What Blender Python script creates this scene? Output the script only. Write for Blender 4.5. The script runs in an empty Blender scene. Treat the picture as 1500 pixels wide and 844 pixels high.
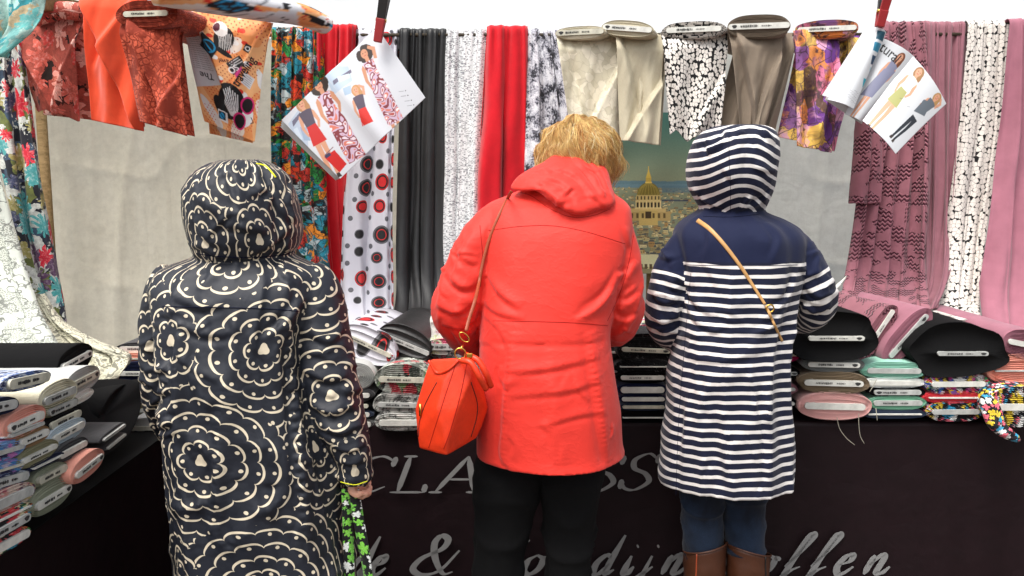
import bpy, bmesh, math, random
import numpy as np
from mathutils import Vector, Matrix, Euler, noise
from mathutils.bvhtree import BVHTree
random.seed(7); np.random.seed(7)
S = bpy.context.scene
COL = S.collection
PI = math.pi
# ------------------------------------------------------------------ camera
PITCH = math.radians(7.0); F = 1250.0; CAMH = 1.5
cam = bpy.data.objects.new('camera', bpy.data.cameras.new('camera'))
COL.objects.link(cam); S.camera = cam
cam.location = (0, 0, CAMH); cam.rotation_euler = (math.radians(90) - PITCH, 0, 0)
cam.data.sensor_width = 36; cam.data.lens = 36 * F / 1500; cam.data.clip_end = 2000; cam.data.clip_start = 0.05
# ------------------------------------------------------------------ sky, sun, exposure
W = bpy.data.worlds.new('World'); S.world = W; W.use_nodes = True
wn = W.node_tree.nodes; bg = wn['Background']
sky = wn.new('ShaderNodeTexSky'); sky.sky_type = 'NISHITA'; sky.sun_disc = False
sky.sun_elevation = math.radians(63); sky.sun_rotation = math.radians(216)
sky.air_density = 1.0; sky.dust_density = 5.0; sky.ozone_density = 1.0
bg.inputs[1].default_value = 0.15
hs = wn.new('ShaderNodeHueSaturation'); hs.inputs['Saturation'].default_value = 0.35     # grey overcast
W.node_tree.links.new(sky.outputs[0], hs.inputs['Color']); W.node_tree.links.new(hs.outputs[0], bg.inputs[0])
sl = bpy.data.lights.new('sun', 'SUN'); sl.energy = 1.5; sl.angle = math.radians(28); sl.color = (1, 0.96, 0.9)
sun = bpy.data.objects.new('sun', sl); COL.objects.link(sun)
# bright overcast: the sun is high, a little to the left and behind the camera
sun.rotation_euler = Vector((-0.30, -0.42, 1.0)).to_track_quat('Z', 'Y').to_euler()
S.view_settings.view_transform = 'Standard'; S.view_settings.look = 'None'
S.view_settings.exposure = 0.8; S.view_settings.gamma = 1
# ------------------------------------------------------------------ placing by distance
R_ = Vector((1, 0, 0)); Fw = Vector((0, math.cos(PITCH), -math.sin(PITCH))); Up = Vector((0, math.sin(PITCH), math.cos(PITCH)))
CAM = Vector((0, 0, CAMH))
def ray(px, py):
    return (R_ * ((px - 750) / F) + Up * (-(py - 422) / F) + Fw)
def at(px, py, Y):
    d = ray(px, py); return CAM + d * (Y / d.y)
def atz(px, py, z):
    d = ray(px, py); return CAM + d * ((z - CAMH) / d.z)
def lerp(a, b, t): return a + (b - a) * t
def sstep(a, b, x):
    t = min(1, max(0, (x - a) / (b - a))); return t * t * (3 - 2 * t)
def nz(x, y, z=0.0): return noise.noise(Vector((x, y, z)))
def cr(pts, t):
    """Catmull-Rom through tuples, t in 0..1"""
    n = len(pts) - 1; x = min(max(t, 0), 1) * n; i = min(int(x), n - 1); f = x - i
    p1 = pts[i]; p2 = pts[i + 1]
    p0 = pts[i - 1] if i > 0 else tuple(2 * a - b for a, b in zip(p1, p2))
    p3 = pts[i + 2] if i + 2 <= n else tuple(2 * b - a for a, b in zip(p1, p2))
    return tuple(0.5 * (2 * b + (c - a) * f + (2 * a - 5 * b + 4 * c - d) * f * f + (3 * b - a - 3 * c + d) * f ** 3)
                 for a, b, c, d in zip(p0, p1, p2, p3))
# ------------------------------------------------------------------ objects
def tag(o, label=None, cat=None, group=None, kind=None):
    if label: o['label'] = label
    if cat: o['category'] = cat
    if group: o['group'] = group
    if kind: o['kind'] = kind
    return o
def thing(name, label, cat, loc=(0, 0, 0), group=None, rot=(0, 0, 0)):
    o = bpy.data.objects.new(name, None); COL.objects.link(o); o.empty_display_size = 0.05
    o.location = loc; o.rotation_euler = rot
    return tag(o, label, cat, group)
def wm(o):
    return Matrix.LocRotScale(Vector(o.location), Euler(o.rotation_euler), Vector((1, 1, 1)))
def mesh(name, V, Fs, m=None, parent=None, uv=None, smooth=True, world=True, cols=None, mats=None, fm=None):
    """uv: per-vertex list; cols: per-vertex linear rgb. world=True: verts are in world space"""
    me = bpy.data.meshes.new(name)
    o = bpy.data.objects.new(name, me); COL.objects.link(o)
    if parent is not None:
        o.parent = parent
        if world:
            par = parent; M = wm(par)
            if par.parent is not None: M = wm(par.parent) @ M
            inv = M.inverted(); V = [inv @ Vector(v) for v in V]
    me.from_pydata([tuple(v) for v in V], [], Fs)
    if uv is not None:
        l = me.uv_layers.new(name='UVMap')
        li = np.empty(len(me.loops), dtype=np.int32); me.loops.foreach_get('vertex_index', li)
        l.data.foreach_set('uv', np.asarray(uv, dtype=np.float32)[li].ravel())
    if cols is not None:
        a = me.color_attributes.new('Col', 'FLOAT_COLOR', 'POINT')
        c = np.ones((len(V), 4), dtype=np.float32); c[:, :3] = cols
        a.data.foreach_set('color', c.ravel())
    for mm in (mats or ([m] if m else [])): me.materials.append(mm)
    if fm is not None: me.polygons.foreach_set('material_index', fm)
    if smooth: me.polygons.foreach_set('use_smooth', [True] * len(me.polygons))
    me.update()
    return o
def grid_faces(nu, nv, closed=False, off=0):
    """rows nv, columns nu (v-major)"""
    Fs = []
    for j in range(nv - 1):
        for i in range(nu if closed else nu - 1):
            a = j * nu + i; b = j * nu + (i + 1) % nu
            Fs.append((off + a, off + b, off + b + nu, off + a + nu))
    return Fs
def box_vf(c, s, rot=None):
    V = []
    for z in (-1, 1):
        for y in (-1, 1):
            for x in (-1, 1):
                v = Vector((x * s[0] / 2, y * s[1] / 2, z * s[2] / 2))
                if rot: v = rot @ v
                V.append(v + Vector(c))
    return V, [(0, 2, 3, 1), (4, 5, 7, 6), (0, 1, 5, 4), (2, 6, 7, 3), (0, 4, 6, 2), (1, 3, 7, 5)]
def join_vf(parts):
    V = []; Fs = []
    for v, f in parts:
        o = len(V); V += list(v); Fs += [tuple(i + o for i in q) for q in f]
    return V, Fs
def bevel(o, w=0.004, seg=2):
    b = o.modifiers.new('bevel', 'BEVEL'); b.width = w; b.segments = seg; b.limit_method = 'ANGLE'; return o
def solid(o, t, off=0.0):
    b = o.modifiers.new('solid', 'SOLIDIFY'); b.thickness = t; b.offset = off; return o
def tube_vf(path, r, n=8, flat=1.0, upv=None, caps=True):
    """path list of Vector; r number or list; flat squashes along the second axis"""
    path = [Vector(p) for p in path]; V = []; N = len(path)
    rr = r if isinstance(r, (list, tuple)) else [r] * N
    prev = None
    for i, p in enumerate(path):
        t = (path[min(i + 1, N - 1)] - path[max(i - 1, 0)]).normalized()
        if prev is None:
            a = (upv or (Vector((0, 0, 1)) if abs(t.z) < .9 else Vector((0, 1, 0)))); a = (a - t * a.dot(t)).normalized()
        else:
            a = (prev - t * prev.dot(t)); a = a.normalized() if a.length > 1e-6 else t.orthogonal().normalized()
        if upv: a = (upv - t * upv.dot(t)).normalized()
        prev = a; b = t.cross(a)
        for k in range(n):
            an = 2 * PI * k / n
            V.append(p + b * (math.cos(an) * rr[i]) + a * (math.sin(an) * rr[i] * flat))
    Fs = grid_faces(n, N, True)
    if caps: Fs += [tuple(range(n))[::-1], tuple(range(n * (N - 1), n * N))]
    return V, Fs
def smooth_path(P, n):
    return [Vector(cr([tuple(p) for p in P], i / (n - 1))) for i in range(n)]
def eval_copy(o, name):
    """a plain mesh object made from o with its modifiers applied; removes o"""
    dg = bpy.context.evaluated_depsgraph_get(); dg.update()
    me = bpy.data.meshes.new_from_object(o.evaluated_get(dg)); me.name = name
    bpy.data.objects.remove(o); return me
def union_vf(parts, voxel=0.006, smooth=4):
    """voxel union of several closed shapes -> (verts, faces)"""
    V, Fs = join_vf(parts)
    o = mesh('tmp', V, Fs)
    r = o.modifiers.new('r', 'REMESH'); r.mode = 'VOXEL'; r.voxel_size = voxel; r.adaptivity = 0
    s = o.modifiers.new('s', 'SMOOTH'); s.factor = 0.5; s.iterations = smooth
    me = eval_copy(o, 'tmp')
    n = len(me.vertices); co = np.empty(n * 3); me.vertices.foreach_get('co', co)
    V = [Vector(c) for c in co.reshape(-1, 3)]; Fs = [tuple(p.vertices) for p in me.polygons]
    bpy.data.meshes.remove(me); return V, Fs
# ------------------------------------------------------------------ node helper
class NT:
    def __init__(s, name):
        s.m = bpy.data.materials.new(name); s.m.use_nodes = True
        s.t = s.m.node_tree; s.n = s.t.nodes; s.b = s.n['Principled BSDF']; s.out = s.n['Material Output']
        s._uv = None
    def L(s, a, b): s.t.links.new(a, b)
    def set(s, sock, v):
        if isinstance(v, bpy.types.NodeSocket): s.L(v, sock)
        elif isinstance(v, (tuple, list)):
            v = tuple(v)
            if sock.type == 'RGBA' and len(v) == 3: v = v + (1,)
            sock.default_value = v
        elif v is not None: sock.default_value = v
    def math(s, op, a, b=None, c=None, clamp=False):
        x = s.n.new('ShaderNodeMath'); x.operation = op; x.use_clamp = clamp
        s.set(x.inputs[0], a); s.set(x.inputs[1], b)
        if c is not None: s.set(x.inputs[2], c)
        return x.outputs[0]
    def vm(s, op, a, b=None, sc=None):
        x = s.n.new('ShaderNodeVectorMath'); x.operation = op
        s.set(x.inputs[0], a); 
        if b is not None: s.set(x.inputs[1], b)
        if sc is not None: s.set(x.inputs[3], sc)
        return x.outputs['Value'] if op in ('LENGTH', 'DOT_PRODUCT', 'DISTANCE') else x.outputs[0]
    def uv(s):
        if s._uv is None: s._uv = s.n.new('ShaderNodeTexCoord').outputs['UV']
        return s._uv
    def obj(s): return s.n.new('ShaderNodeTexCoord').outputs['Object']
    def sep(s, v):
        x = s.n.new('ShaderNodeSeparateXYZ'); s.set(x.inputs[0], v); return x.outputs
    def comb(s, x, y, z=0.0):
        c = s.n.new('ShaderNodeCombineXYZ'); s.set(c.inputs[0], x); s.set(c.inputs[1], y); s.set(c.inputs[2], z); return c.outputs[0]
    def noise(s, v, scale, detail=3, rough=.5, dist=0.0, color=False):
        x = s.n.new('ShaderNodeTexNoise'); s.set(x.inputs['Vector'], v); s.set(x.inputs['Scale'], scale)
        x.inputs['Detail'].default_value = detail; x.inputs['Roughness'].default_value = rough; x.inputs['Distortion'].default_value = dist
        return x.outputs['Color' if color else 'Fac']
    def vor(s, v, scale, feature='F1', metric='EUCLIDEAN', rnd=1.0, dims='2D'):
        x = s.n.new('ShaderNodeTexVoronoi'); x.voronoi_dimensions = dims; x.feature = feature
        if feature != 'DISTANCE_TO_EDGE': x.distance = metric
        s.set(x.inputs['Vector'], v); s.set(x.inputs['Scale'], scale); x.inputs['Randomness'].default_value = rnd
        return x.outputs
    def wave(s, v, scale, dist=0.0, detail=2, dscale=1, dirn='X'):
        x = s.n.new('ShaderNodeTexWave'); x.bands_direction = dirn; s.set(x.inputs['Vector'], v)
        x.inputs['Scale'].default_value = scale; x.inputs['Distortion'].default_value = dist
        x.inputs['Detail'].default_value = detail; x.inputs['Detail Scale'].default_value = dscale
        return x.outputs['Fac']
    def ramp(s, f, stops, const=False):
        x = s.n.new('ShaderNodeValToRGB'); r = x.color_ramp
        if const: r.interpolation = 'CONSTANT'
        while len(r.elements) < len(stops): r.elements.new(0.5)
        for e, (p, c) in zip(r.elements, stops):
            e.position = p; e.color = (c[0], c[1], c[2], 1) if isinstance(c, (tuple, list)) else (c, c, c, 1)
        s.set(x.inputs[0], f); return x.outputs[0]
    def mix(s, f, a, b, mode='MIX'):
        x = s.n.new('ShaderNodeMix'); x.data_type = 'RGBA'; x.blend_type = mode
        s.set(x.inputs[0], f); s.set(x.inputs[6], a); s.set(x.inputs[7], b); return x.outputs[2]
    def gt(s, a, b): return s.math('GREATER_THAN', a, b)
    def lt(s, a, b): return s.math('LESS_THAN', a, b)
    def warp(s, v, amt, scale):
        c = s.noise(v, scale, 2, color=True); c = s.vm('SUBTRACT', c, (.5, .5, .5))
        return s.vm('ADD', v, s.vm('SCALE', c, sc=amt))
    def bump(s, h, strength=.3, dist=.002, prev=None):
        x = s.n.new('ShaderNodeBump'); s.set(x.inputs['Height'], h); x.inputs['Strength'].default_value = strength
        x.inputs['Distance'].default_value = dist
        if prev is not None: s.L(prev, x.inputs['Normal'])
        return x.outputs[0]
    def done(s, color, rough=.8, normal=None, sheen=0.0, spec=.3, trans=0.0, alpha=None, metal=0.0):
        s.set(s.b.inputs['Base Color'], color); s.set(s.b.inputs['Roughness'], rough)
        s.b.inputs['Metallic'].default_value = metal
        s.b.inputs['Specular IOR Level'].default_value = spec
        s.b.inputs['Sheen Weight'].default_value = sheen
        if normal is not None: s.L(normal, s.b.inputs['Normal'])
        if alpha is not None: s.set(s.b.inputs['Alpha'], alpha)
        if trans > 0:
            tr = s.n.new('ShaderNodeBsdfTranslucent'); s.set(tr.inputs[0], color)
            mx = s.n.new('ShaderNodeMixShader'); mx.inputs[0].default_value = trans
            s.L(s.b.outputs[0], mx.inputs[1]); s.L(tr.outputs[0], mx.inputs[2]); s.L(mx.outputs[0], s.out.inputs[0])
        return s.m
def lin(c):
    """sRGB 0-255 -> linear"""
    return tuple(((x / 255) / 12.92 if x / 255 <= .04045 else ((x / 255 + .055) / 1.055) ** 2.4) for x in c)
# ------------------------------------------------------------------ materials (UV in metres of cloth)
def weave(n, fine=1500, crease=0.5, cs=9, prev=None, cdist=.012):
    """bump: thread weave plus soft creases"""
    uv = n.uv()
    w = n.wave(uv, fine / 6.28, 0, 0, 1, 'X'); w2 = n.wave(uv, fine / 6.28, 0, 0, 1, 'Y')
    h = n.math('MULTIPLY', n.math('ADD', w, w2), .5)
    b = n.bump(h, .25, .0004, prev)
    wv = n.warp(uv, .12, 5)
    c = n.noise(wv, cs, 4, .55)
    rid = n.math('ABSOLUTE', n.math('SUBTRACT', c, .5))
    return n.bump(rid, crease, cdist, b)
def vary(n, col, amt=.12, scale=14):
    f = n.noise(n.uv(), scale, 4, .6)
    f = n.ramp(f, [(.3, 1 - amt), (.7, 1 + amt)])
    return n.mix(1, col, f, 'MULTIPLY')
def plain(name, rgb, rough=.85, sheen=.1, crease=.5, cs=9, spec=.2, trans=0, fine=1500, amt=.1, cdist=.012):
    n = NT(name); c = lin(rgb)
    col = vary(n, c, amt)
    return n.done(col, rough, weave(n, fine, crease, cs, cdist=cdist), sheen, spec, trans)
def flat(name, rgb, rough=.5, spec=.4, metal=0, amt=.08, scale=40):
    n = NT(name); f = n.noise(n.obj(), scale, 3, .6)
    col = n.mix(1, lin(rgb), n.ramp(f, [(.3, 1 - amt), (.7, 1 + amt)]), 'MULTIPLY')
    return n.done(col, rough, None, 0, spec, metal=metal)
def floral(name, pal, bg, scale=14, petals=6, warp=.04, dens=.62, rough=.8, second=None, edge=(.02, .02, .03), dark=.5, trans=0):
    """tossed flowers: voronoi cells with petal rays, leaves between"""
    n = NT(name); uv0 = n.uv(); uv = n.warp(n.warp(uv0, warp, 9), warp * .35, scale * 4)
    v = n.vor(uv, scale, rnd=.85)
    pos = n.vm('SCALE', v['Position'], sc=1.0)
    d = n.vm('SUBTRACT', uv, pos); x, y, _ = n.sep(d)
    ang = n.math('ARCTAN2', y, x); rc = n.sep(v['Color'])
    R = n.math('MULTIPLY', n.vm('LENGTH', d), scale)
    pet = n.math('ABSOLUTE', n.math('SINE', n.math('ADD', n.math('MULTIPLY', ang, petals / 2), n.math('MULTIPLY', rc[1], 6))))
    size = n.math('MULTIPLY_ADD', pet, .28, .20)
    size = n.math('MULTIPLY', size, n.math('MULTIPLY_ADD', rc[2], .8, .7))
    inside = n.lt(R, size)
    k = len(pal)
    pc = n.ramp(rc[0], [(i / k, lin(c)) for i, c in enumerate(pal)], True)
    shade = n.math('DIVIDE', R, size)
    fine = n.noise(uv0, scale * 7, 4, .7)
    pc = n.mix(n.ramp(n.math('MULTIPLY_ADD', fine, .8, n.math('MULTIPLY', shade, .45)), [(.35, dark), (.7, 0.0)]), pc, edge)
    pc = n.mix(n.ramp(fine, [(.5, 0), (.8, .45)]), pc, (.9, .85, .8))
    # leaves / wash background
    v2 = n.vor(n.warp(uv0, warp * 2, 12), scale * 1.7, rnd=1)
    c2 = n.sep(v2['Color'])
    s2 = second or bg
    k2 = len(s2)
    bgc = n.ramp(c2[0], [(i / k2, lin(c)) for i, c in enumerate(s2)], True)
    bgn = n.noise(uv0, scale * 1.2, 4, .65)
    base = n.mix(n.gt(bgn, dens), bgc, lin(bg[0]))
    base = n.mix(n.ramp(n.noise(uv0, scale * 5, 5, .8), [(.35, .5), (.6, 0)]), base, edge)
    col = n.mix(inside, base, pc)
    return n.done(col, rough, weave(n), .1, .25, trans)
M = {}
M['red'] = plain('red_jersey', (196, 18, 32), .85, .2, .25, 5)
M['black_satin'] = plain('black_satin', (30, 30, 30), .42, .0, .5, 5, .5, amt=.15)
M['black'] = plain('black_jersey', (9, 9, 10), .95, .0, .35, 8, .2)
M['navy'] = plain('navy_jersey', (18, 26, 58), .88, .1, .4, 9)
M['orange'] = plain('orange_felt', (224, 78, 44), .9, .3, .25, 5)
M['mauve'] = plain('mauve_jersey', (146, 98, 108), .85, .2, .3, 5)
M['mauve_pink'] = plain('mauve_pink_jersey', (152, 98, 112), .85, .2, .3, 5)
M['taupe'] = plain('taupe_twill', (128, 115, 100), .85, .1, .3, 6)
M['ltpink'] = plain('light_pink_jersey', (226, 176, 170), .85, .2, .4, 8)
M['peach'] = plain('peach_jersey', (232, 158, 138), .85, .2, .5, 9)
M['mint'] = plain('mint_jersey', (150, 206, 184), .85, .2, .4, 9)
M['green'] = plain('pale_green_jersey', (120, 176, 146), .85, .2, .4, 9)
M['grey'] = plain('mid_grey_jersey', (108, 110, 108), .85, .2, .4, 9)
M['ltgrey'] = plain('light_grey_knit', (182, 184, 180), .85, .2, .5, 9)
M['darkgrey'] = plain('dark_grey_knit', (62, 62, 64), .9, .2, .5, 9)
M['cream'] = plain('cream_jersey', (222, 216, 190), .85, .2, .5, 8)
M['white'] = plain('white_cotton', (226, 228, 224), .85, .1, .5, 8)
M['olive'] = plain('sage_olive_cotton', (138, 134, 104), .88, .1, .4, 8)
M['sage'] = plain('sage_grey_cotton', (142, 146, 124), .88, .1, .4, 8)
M['tan'] = plain('tan_cotton', (150, 118, 84), .88, .1, .4, 8)
M['brown'] = plain('taupe_brown_jersey', (140, 122, 98), .88, .1, .4, 8)
M['magenta'] = plain('magenta_jersey', (206, 30, 110), .8, .2, .4, 8)
M['coral'] = plain('coral_red_jersey', (214, 52, 62), .8, .2, .4, 8)
M['paleblue'] = plain('pale_blue_cotton', (186, 200, 208), .85, .1, .4, 8)
M['slate'] = plain('slate_blue_cotton', (52, 62, 80), .85, .1, .4, 8)
M['rust'] = None
n = NT('rust_lace')
uv = n.warp(n.uv(), .03, 34)
e = n.vor(uv, 62, 'DISTANCE_TO_EDGE')[0]
msk = n.ramp(e, [(.05, 0), (.16, 1)])
big = n.ramp(n.noise(n.uv(), 22, 3, .5), [(.42, 0), (.56, 1)])
msk2 = n.math('MULTIPLY', n.sep(msk)[0], n.sep(big)[0])
col = n.mix(msk2, lin((134, 48, 30)), lin((196, 88, 62)))
M['rust'] = n.done(col, .85, n.bump(msk2, .6, .0025), .15, .2)
# beige damask / beige linen
n = NT('beige_damask'); uv = n.warp(n.uv(), .06, 24)
v = n.vor(uv, 34, rnd=1); e = n.vor(uv, 34, 'DISTANCE_TO_EDGE')[0]
f = n.sep(v['Color'])[0]
col = n.mix(n.gt(f, .5), lin((196, 188, 164)), lin((216, 208, 186)))
col = n.mix(n.ramp(e, [(0, .35), (.08, 0)]), col, lin((150, 140, 116)))
M['damask'] = n.done(col, n.ramp(f, [(0, .35), (1, .75)]), weave(n, prev=n.bump(f, .3, .002)), .1, .4)
n = NT('beige_linen'); x, y, _ = n.sep(n.uv())
f = n.noise(n.comb(n.math('MULTIPLY', x, 60), n.math('MULTIPLY', y, 8)), 10, 4, .7)
col = n.mix(f, lin((166, 156, 130)), lin((204, 196, 172)))
M['linen'] = n.done(col, .7, weave(n, 900, .3, 5), .1, .3)
# black with tossed white squares
def squares(name, scale, half, rnd=.8, warp=.006):
    n = NT(name); uv = n.warp(n.uv(), warp, 40)
    v = n.vor(uv, scale, rnd=rnd); e = n.vor(uv, scale, 'DISTANCE_TO_EDGE', rnd=rnd)[0]
    d = n.vm('SUBTRACT', uv, v['Position']); x, y, _ = n.sep(d); rc = n.sep(v['Color'])
    an = n.math('MULTIPLY_ADD', rc[0], 1.4, .1); ca = n.math('COSINE', an); sa = n.math('SINE', an)
    a = n.math('ABSOLUTE', n.math('ADD', n.math('MULTIPLY', x, ca), n.math('MULTIPLY', y, sa)))
    b = n.math('ABSOLUTE', n.math('SUBTRACT', n.math('MULTIPLY', y, ca), n.math('MULTIPLY', x, sa)))
    q = n.math('MULTIPLY', n.math('MAXIMUM', a, b), scale)
    sq = n.math('MULTIPLY', n.lt(q, half), n.gt(e, .02))
    col = n.mix(sq, lin((18, 18, 20)), lin((216, 210, 202)))
    return n.done(col, .8, weave(n, 1500, .3, 6), .1, .25)
M['squares'] = squares('black_white_squares', 68, .44)
M['squares2'] = squares('white_blocks_on_black', 58, .54, .8)
# red and black circles on pale grey
def dots(name):
    n = NT(name); uv = n.uv()
    sc = 11.0
    v = n.vor(uv, sc, rnd=.35); d = n.vm('SUBTRACT', uv, v['Position'])
    rc = n.sep(v['Color'])
    R = n.math('MULTIPLY', n.vm('LENGTH', d), sc); size = n.math('MULTIPLY_ADD', rc[0], .26, .14)
    q = n.math('DIVIDE', R, size)
    red = n.gt(rc[1], .52)
    big = n.gt(rc[0], .35)
    outer = n.mix(red, lin((88, 88, 92)), lin((178, 26, 30)))
    outer = n.mix(big, lin((100, 100, 106)), outer)
    inner = n.mix(red, lin((20, 18, 20)), lin((196, 30, 34)))
    col = n.ramp(q, [(0, 1), (.48, 0), (.58, 1), (.70, 0), (1, 0)], True)
    a = n.mix(n.lt(q, 1.0), lin((198, 198, 206)), outer)
    a = n.mix(n.lt(q, .82), a, lin((22, 20, 22)))
    a = n.mix(n.math('MULTIPLY', n.lt(q, .6), big), a, lin((190, 40, 38)))
    a = n.mix(n.math('MULTIPLY', n.lt(q, .5), big), a, inner)
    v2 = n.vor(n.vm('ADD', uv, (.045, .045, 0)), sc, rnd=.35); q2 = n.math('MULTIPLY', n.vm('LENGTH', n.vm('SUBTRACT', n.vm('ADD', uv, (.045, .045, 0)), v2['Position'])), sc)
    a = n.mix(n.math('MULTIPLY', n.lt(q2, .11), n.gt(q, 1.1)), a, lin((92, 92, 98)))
    return n.done(a, .55, weave(n, 1500, .35, 6), .0, .4)
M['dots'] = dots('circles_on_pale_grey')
# white sequin rows
n = NT('white_sequin'); x, y, _ = n.sep(n.uv())
uvs = n.comb(n.math('MULTIPLY', x, 1), n.math('MULTIPLY', y, 2.6))
v = n.vor(uvs, 160, rnd=.6); r = n.sep(v['Color'])
blot = n.noise(n.uv(), 9, 4, .7)
thr = n.math('MULTIPLY_ADD', blot, -.9, 1.18)
col = n.mix(n.gt(r[0], thr), lin((226, 228, 228)), lin((132, 134, 138)))
M['sequin'] = n.done(col, n.math('MULTIPLY_ADD', r[1], .5, .3), n.bump(v['Distance'], .7, .002), 0, .5)
n = NT('white_black_mottle')
f = n.noise(n.warp(n.uv(), .05, 12), 16, 5, .7); g = n.noise(n.uv(), 130, 3, .8)
s_ = n.math('ADD', n.math('MULTIPLY', f, .8), n.math('MULTIPLY', g, .45))
col = n.ramp(s_, [(.52, lin((222, 222, 226))), (.60, lin((190, 190, 198))), (.655, lin((120, 120, 132))), (.69, lin((36, 36, 42)))])
M['mottle'] = n.done(col, .7, weave(n, 1500, .3, 6), .1, .3)
n = NT('light_floral_lace')
f = n.noise(n.warp(n.uv(), .05, 30), 40, 5, .7)
col = n.ramp(f, [(.42, lin((206, 206, 200))), (.52, lin((150, 152, 146))), (.58, lin((30, 34, 34))), (.66, lin((190, 190, 186)))])
M['lacegrey'] = n.done(col, .8, weave(n), .1, .3)
n = NT('black_boucle')
f = n.noise(n.uv(), 120, 5, .8)
col = n.ramp(f, [(.5, lin((22, 22, 24))), (.6, lin((52, 52, 54))), (.68, lin((160, 160, 158)))])
M['boucle'] = n.done(col, .85, n.bump(f, .8, .004), .1, .3)
# mauve smocked bands
n = NT('mauve_smocked'); x, y, _ = n.sep(n.uv())
wv = n.math('MULTIPLY', n.math('SINE', n.math('MULTIPLY', x, 330)), .0036)
ph = n.math('SINE', n.math('MULTIPLY', n.math('ADD', y, wv), 400))
blk = n.noise(n.comb(n.math('MULTIPLY', x, 1.0), n.math('MULTIPLY', y, 1.6)), 12, 1, .4)
cell = n.gt(blk, .5)
line = n.math('MULTIPLY', n.gt(ph, .25), cell)
col = n.mix(line, vary(n, lin((146, 94, 104))), lin((70, 28, 42)))
M['smock'] = n.done(col, .85, n.bump(n.math('MULTIPLY', n.math('MULTIPLY', ph, -1), cell), .7, .003), .15, .2)
# florals
M['tropic_old'] = floral('psychedelic_floral', [(20, 150, 176), (226, 60, 26), (24, 120, 50), (240, 150, 30), (150, 40, 120), (30, 170, 190), (214, 214, 206)],
                     [(16, 20, 18), (206, 60, 24), (24, 96, 40), (16, 90, 110), (230, 190, 40)], 30, 5, .03, .5, .6,
                     second=[(200, 56, 22), (20, 96, 44), (10, 84, 104), (226, 180, 40), (14, 14, 16), (180, 190, 190)])
M['turq'] = floral('turquoise_rose_floral', [(110, 190, 186), (70, 150, 150), (170, 214, 204), (60, 110, 90)],
                   [(176, 210, 200), (130, 190, 186), (210, 190, 150), (50, 110, 96), (60, 160, 170)], 12, 7, .08, .55, .8, dark=.35, edge=(.02, .06, .06))
M['coralfl'] = floral('coral_rose_floral', [(206, 96, 80), (226, 156, 140), (190, 62, 54), (230, 180, 166)],
                      [(176, 84, 70), (70, 32, 26), (206, 120, 100), (34, 26, 22)], 13, 7, .09, .45, .85, dark=.55, edge=(.03, .012, .01))
M['whitefl'] = floral('white_ground_floral', [(196, 26, 46), (206, 36, 56), (60, 66, 96), (70, 150, 150), (150, 140, 80), (90, 60, 90)],
                      [(214, 216, 208), (44, 46, 62), (110, 120, 60), (70, 90, 96)], 12, 9, .07, .52, .8, dark=.3,
                      second=[(34, 36, 52), (104, 112, 56), (60, 80, 100), (196, 200, 192), (24, 26, 34)])
M['purplefl_old'] = floral('purple_watercolour_floral', [(206, 60, 120), (226, 140, 60), (120, 60, 150), (236, 196, 80), (196, 120, 180), (220, 90, 150)],
                       [(200, 170, 180), (110, 70, 60), (130, 90, 150), (60, 40, 36), (220, 150, 110)], 17, 6, .09, .5, .75, dark=.45)
M['comic'] = floral('bright_comic_print', [(30, 90, 190), (226, 196, 30), (206, 40, 60), (230, 230, 226), (40, 160, 90), (200, 70, 150)],
                    [(16, 16, 20), (30, 90, 180), (222, 200, 40), (200, 60, 60)], 56, 4, .02, .5, .6,
                    second=[(20, 80, 180), (230, 210, 40), (220, 220, 220), (30, 150, 90), (200, 60, 140), (16, 16, 20)], dark=.3)
M['comicdark'] = floral('black_comic_print', [(230, 230, 226), (226, 196, 30), (220, 90, 110), (20, 150, 190)],
                        [(14, 14, 16), (18, 18, 20)], 60, 4, .02, .42, .6,
                        second=[(14, 14, 16), (220, 220, 220), (18, 130, 170), (210, 70, 90), (14, 14, 16)], dark=.3)
M['bluefl'] = floral('blue_white_paisley', [(28, 50, 112), (60, 96, 160), (24, 36, 80)],
                     [(206, 212, 220), (40, 66, 130), (180, 194, 214)], 44, 5, .03, .5, .8, dark=.3)
M['violetfl'] = floral('violet_blue_floral', [(130, 90, 180), (70, 140, 200), (200, 120, 190), (60, 70, 130)],
                       [(120, 160, 210), (170, 120, 190), (50, 50, 90), (210, 200, 220)], 24, 6, .05, .5, .8, dark=.3)
M['pinkprint'] = floral('pink_cream_print', [(214, 150, 140), (160, 70, 90), (190, 170, 120), (90, 60, 80)],
                        [(216, 196, 180), (190, 130, 120), (120, 80, 90)], 34, 5, .04, .5, .8, dark=.3)
M['tropicdark'] = floral('black_tropical_print', [(206, 50, 60), (60, 150, 60), (226, 120, 60), (40, 150, 180), (230, 220, 180)],
                         [(16, 18, 16), (40, 110, 50), (190, 50, 60)], 26, 5, .05, .45, .7,
                         second=[(16, 18, 16), (36, 110, 50), (196, 50, 60), (16, 18, 16), (200, 196, 170)], dark=.3)
M['greyfl'] = floral('grey_green_red_floral', [(176, 50, 60), (120, 150, 100), (190, 196, 186), (60, 70, 60)],
                     [(178, 184, 172), (90, 100, 84), (50, 52, 50)], 26, 6, .05, .5, .8, dark=.4)
M['brightfl'] = floral('pink_green_sketch_floral', [(220, 96, 130), (180, 190, 150), (226, 222, 214), (90, 90, 90)],
                       [(206, 204, 196), (70, 70, 72), (200, 120, 140)], 20, 5, .06, .5, .8, dark=.4)
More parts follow.
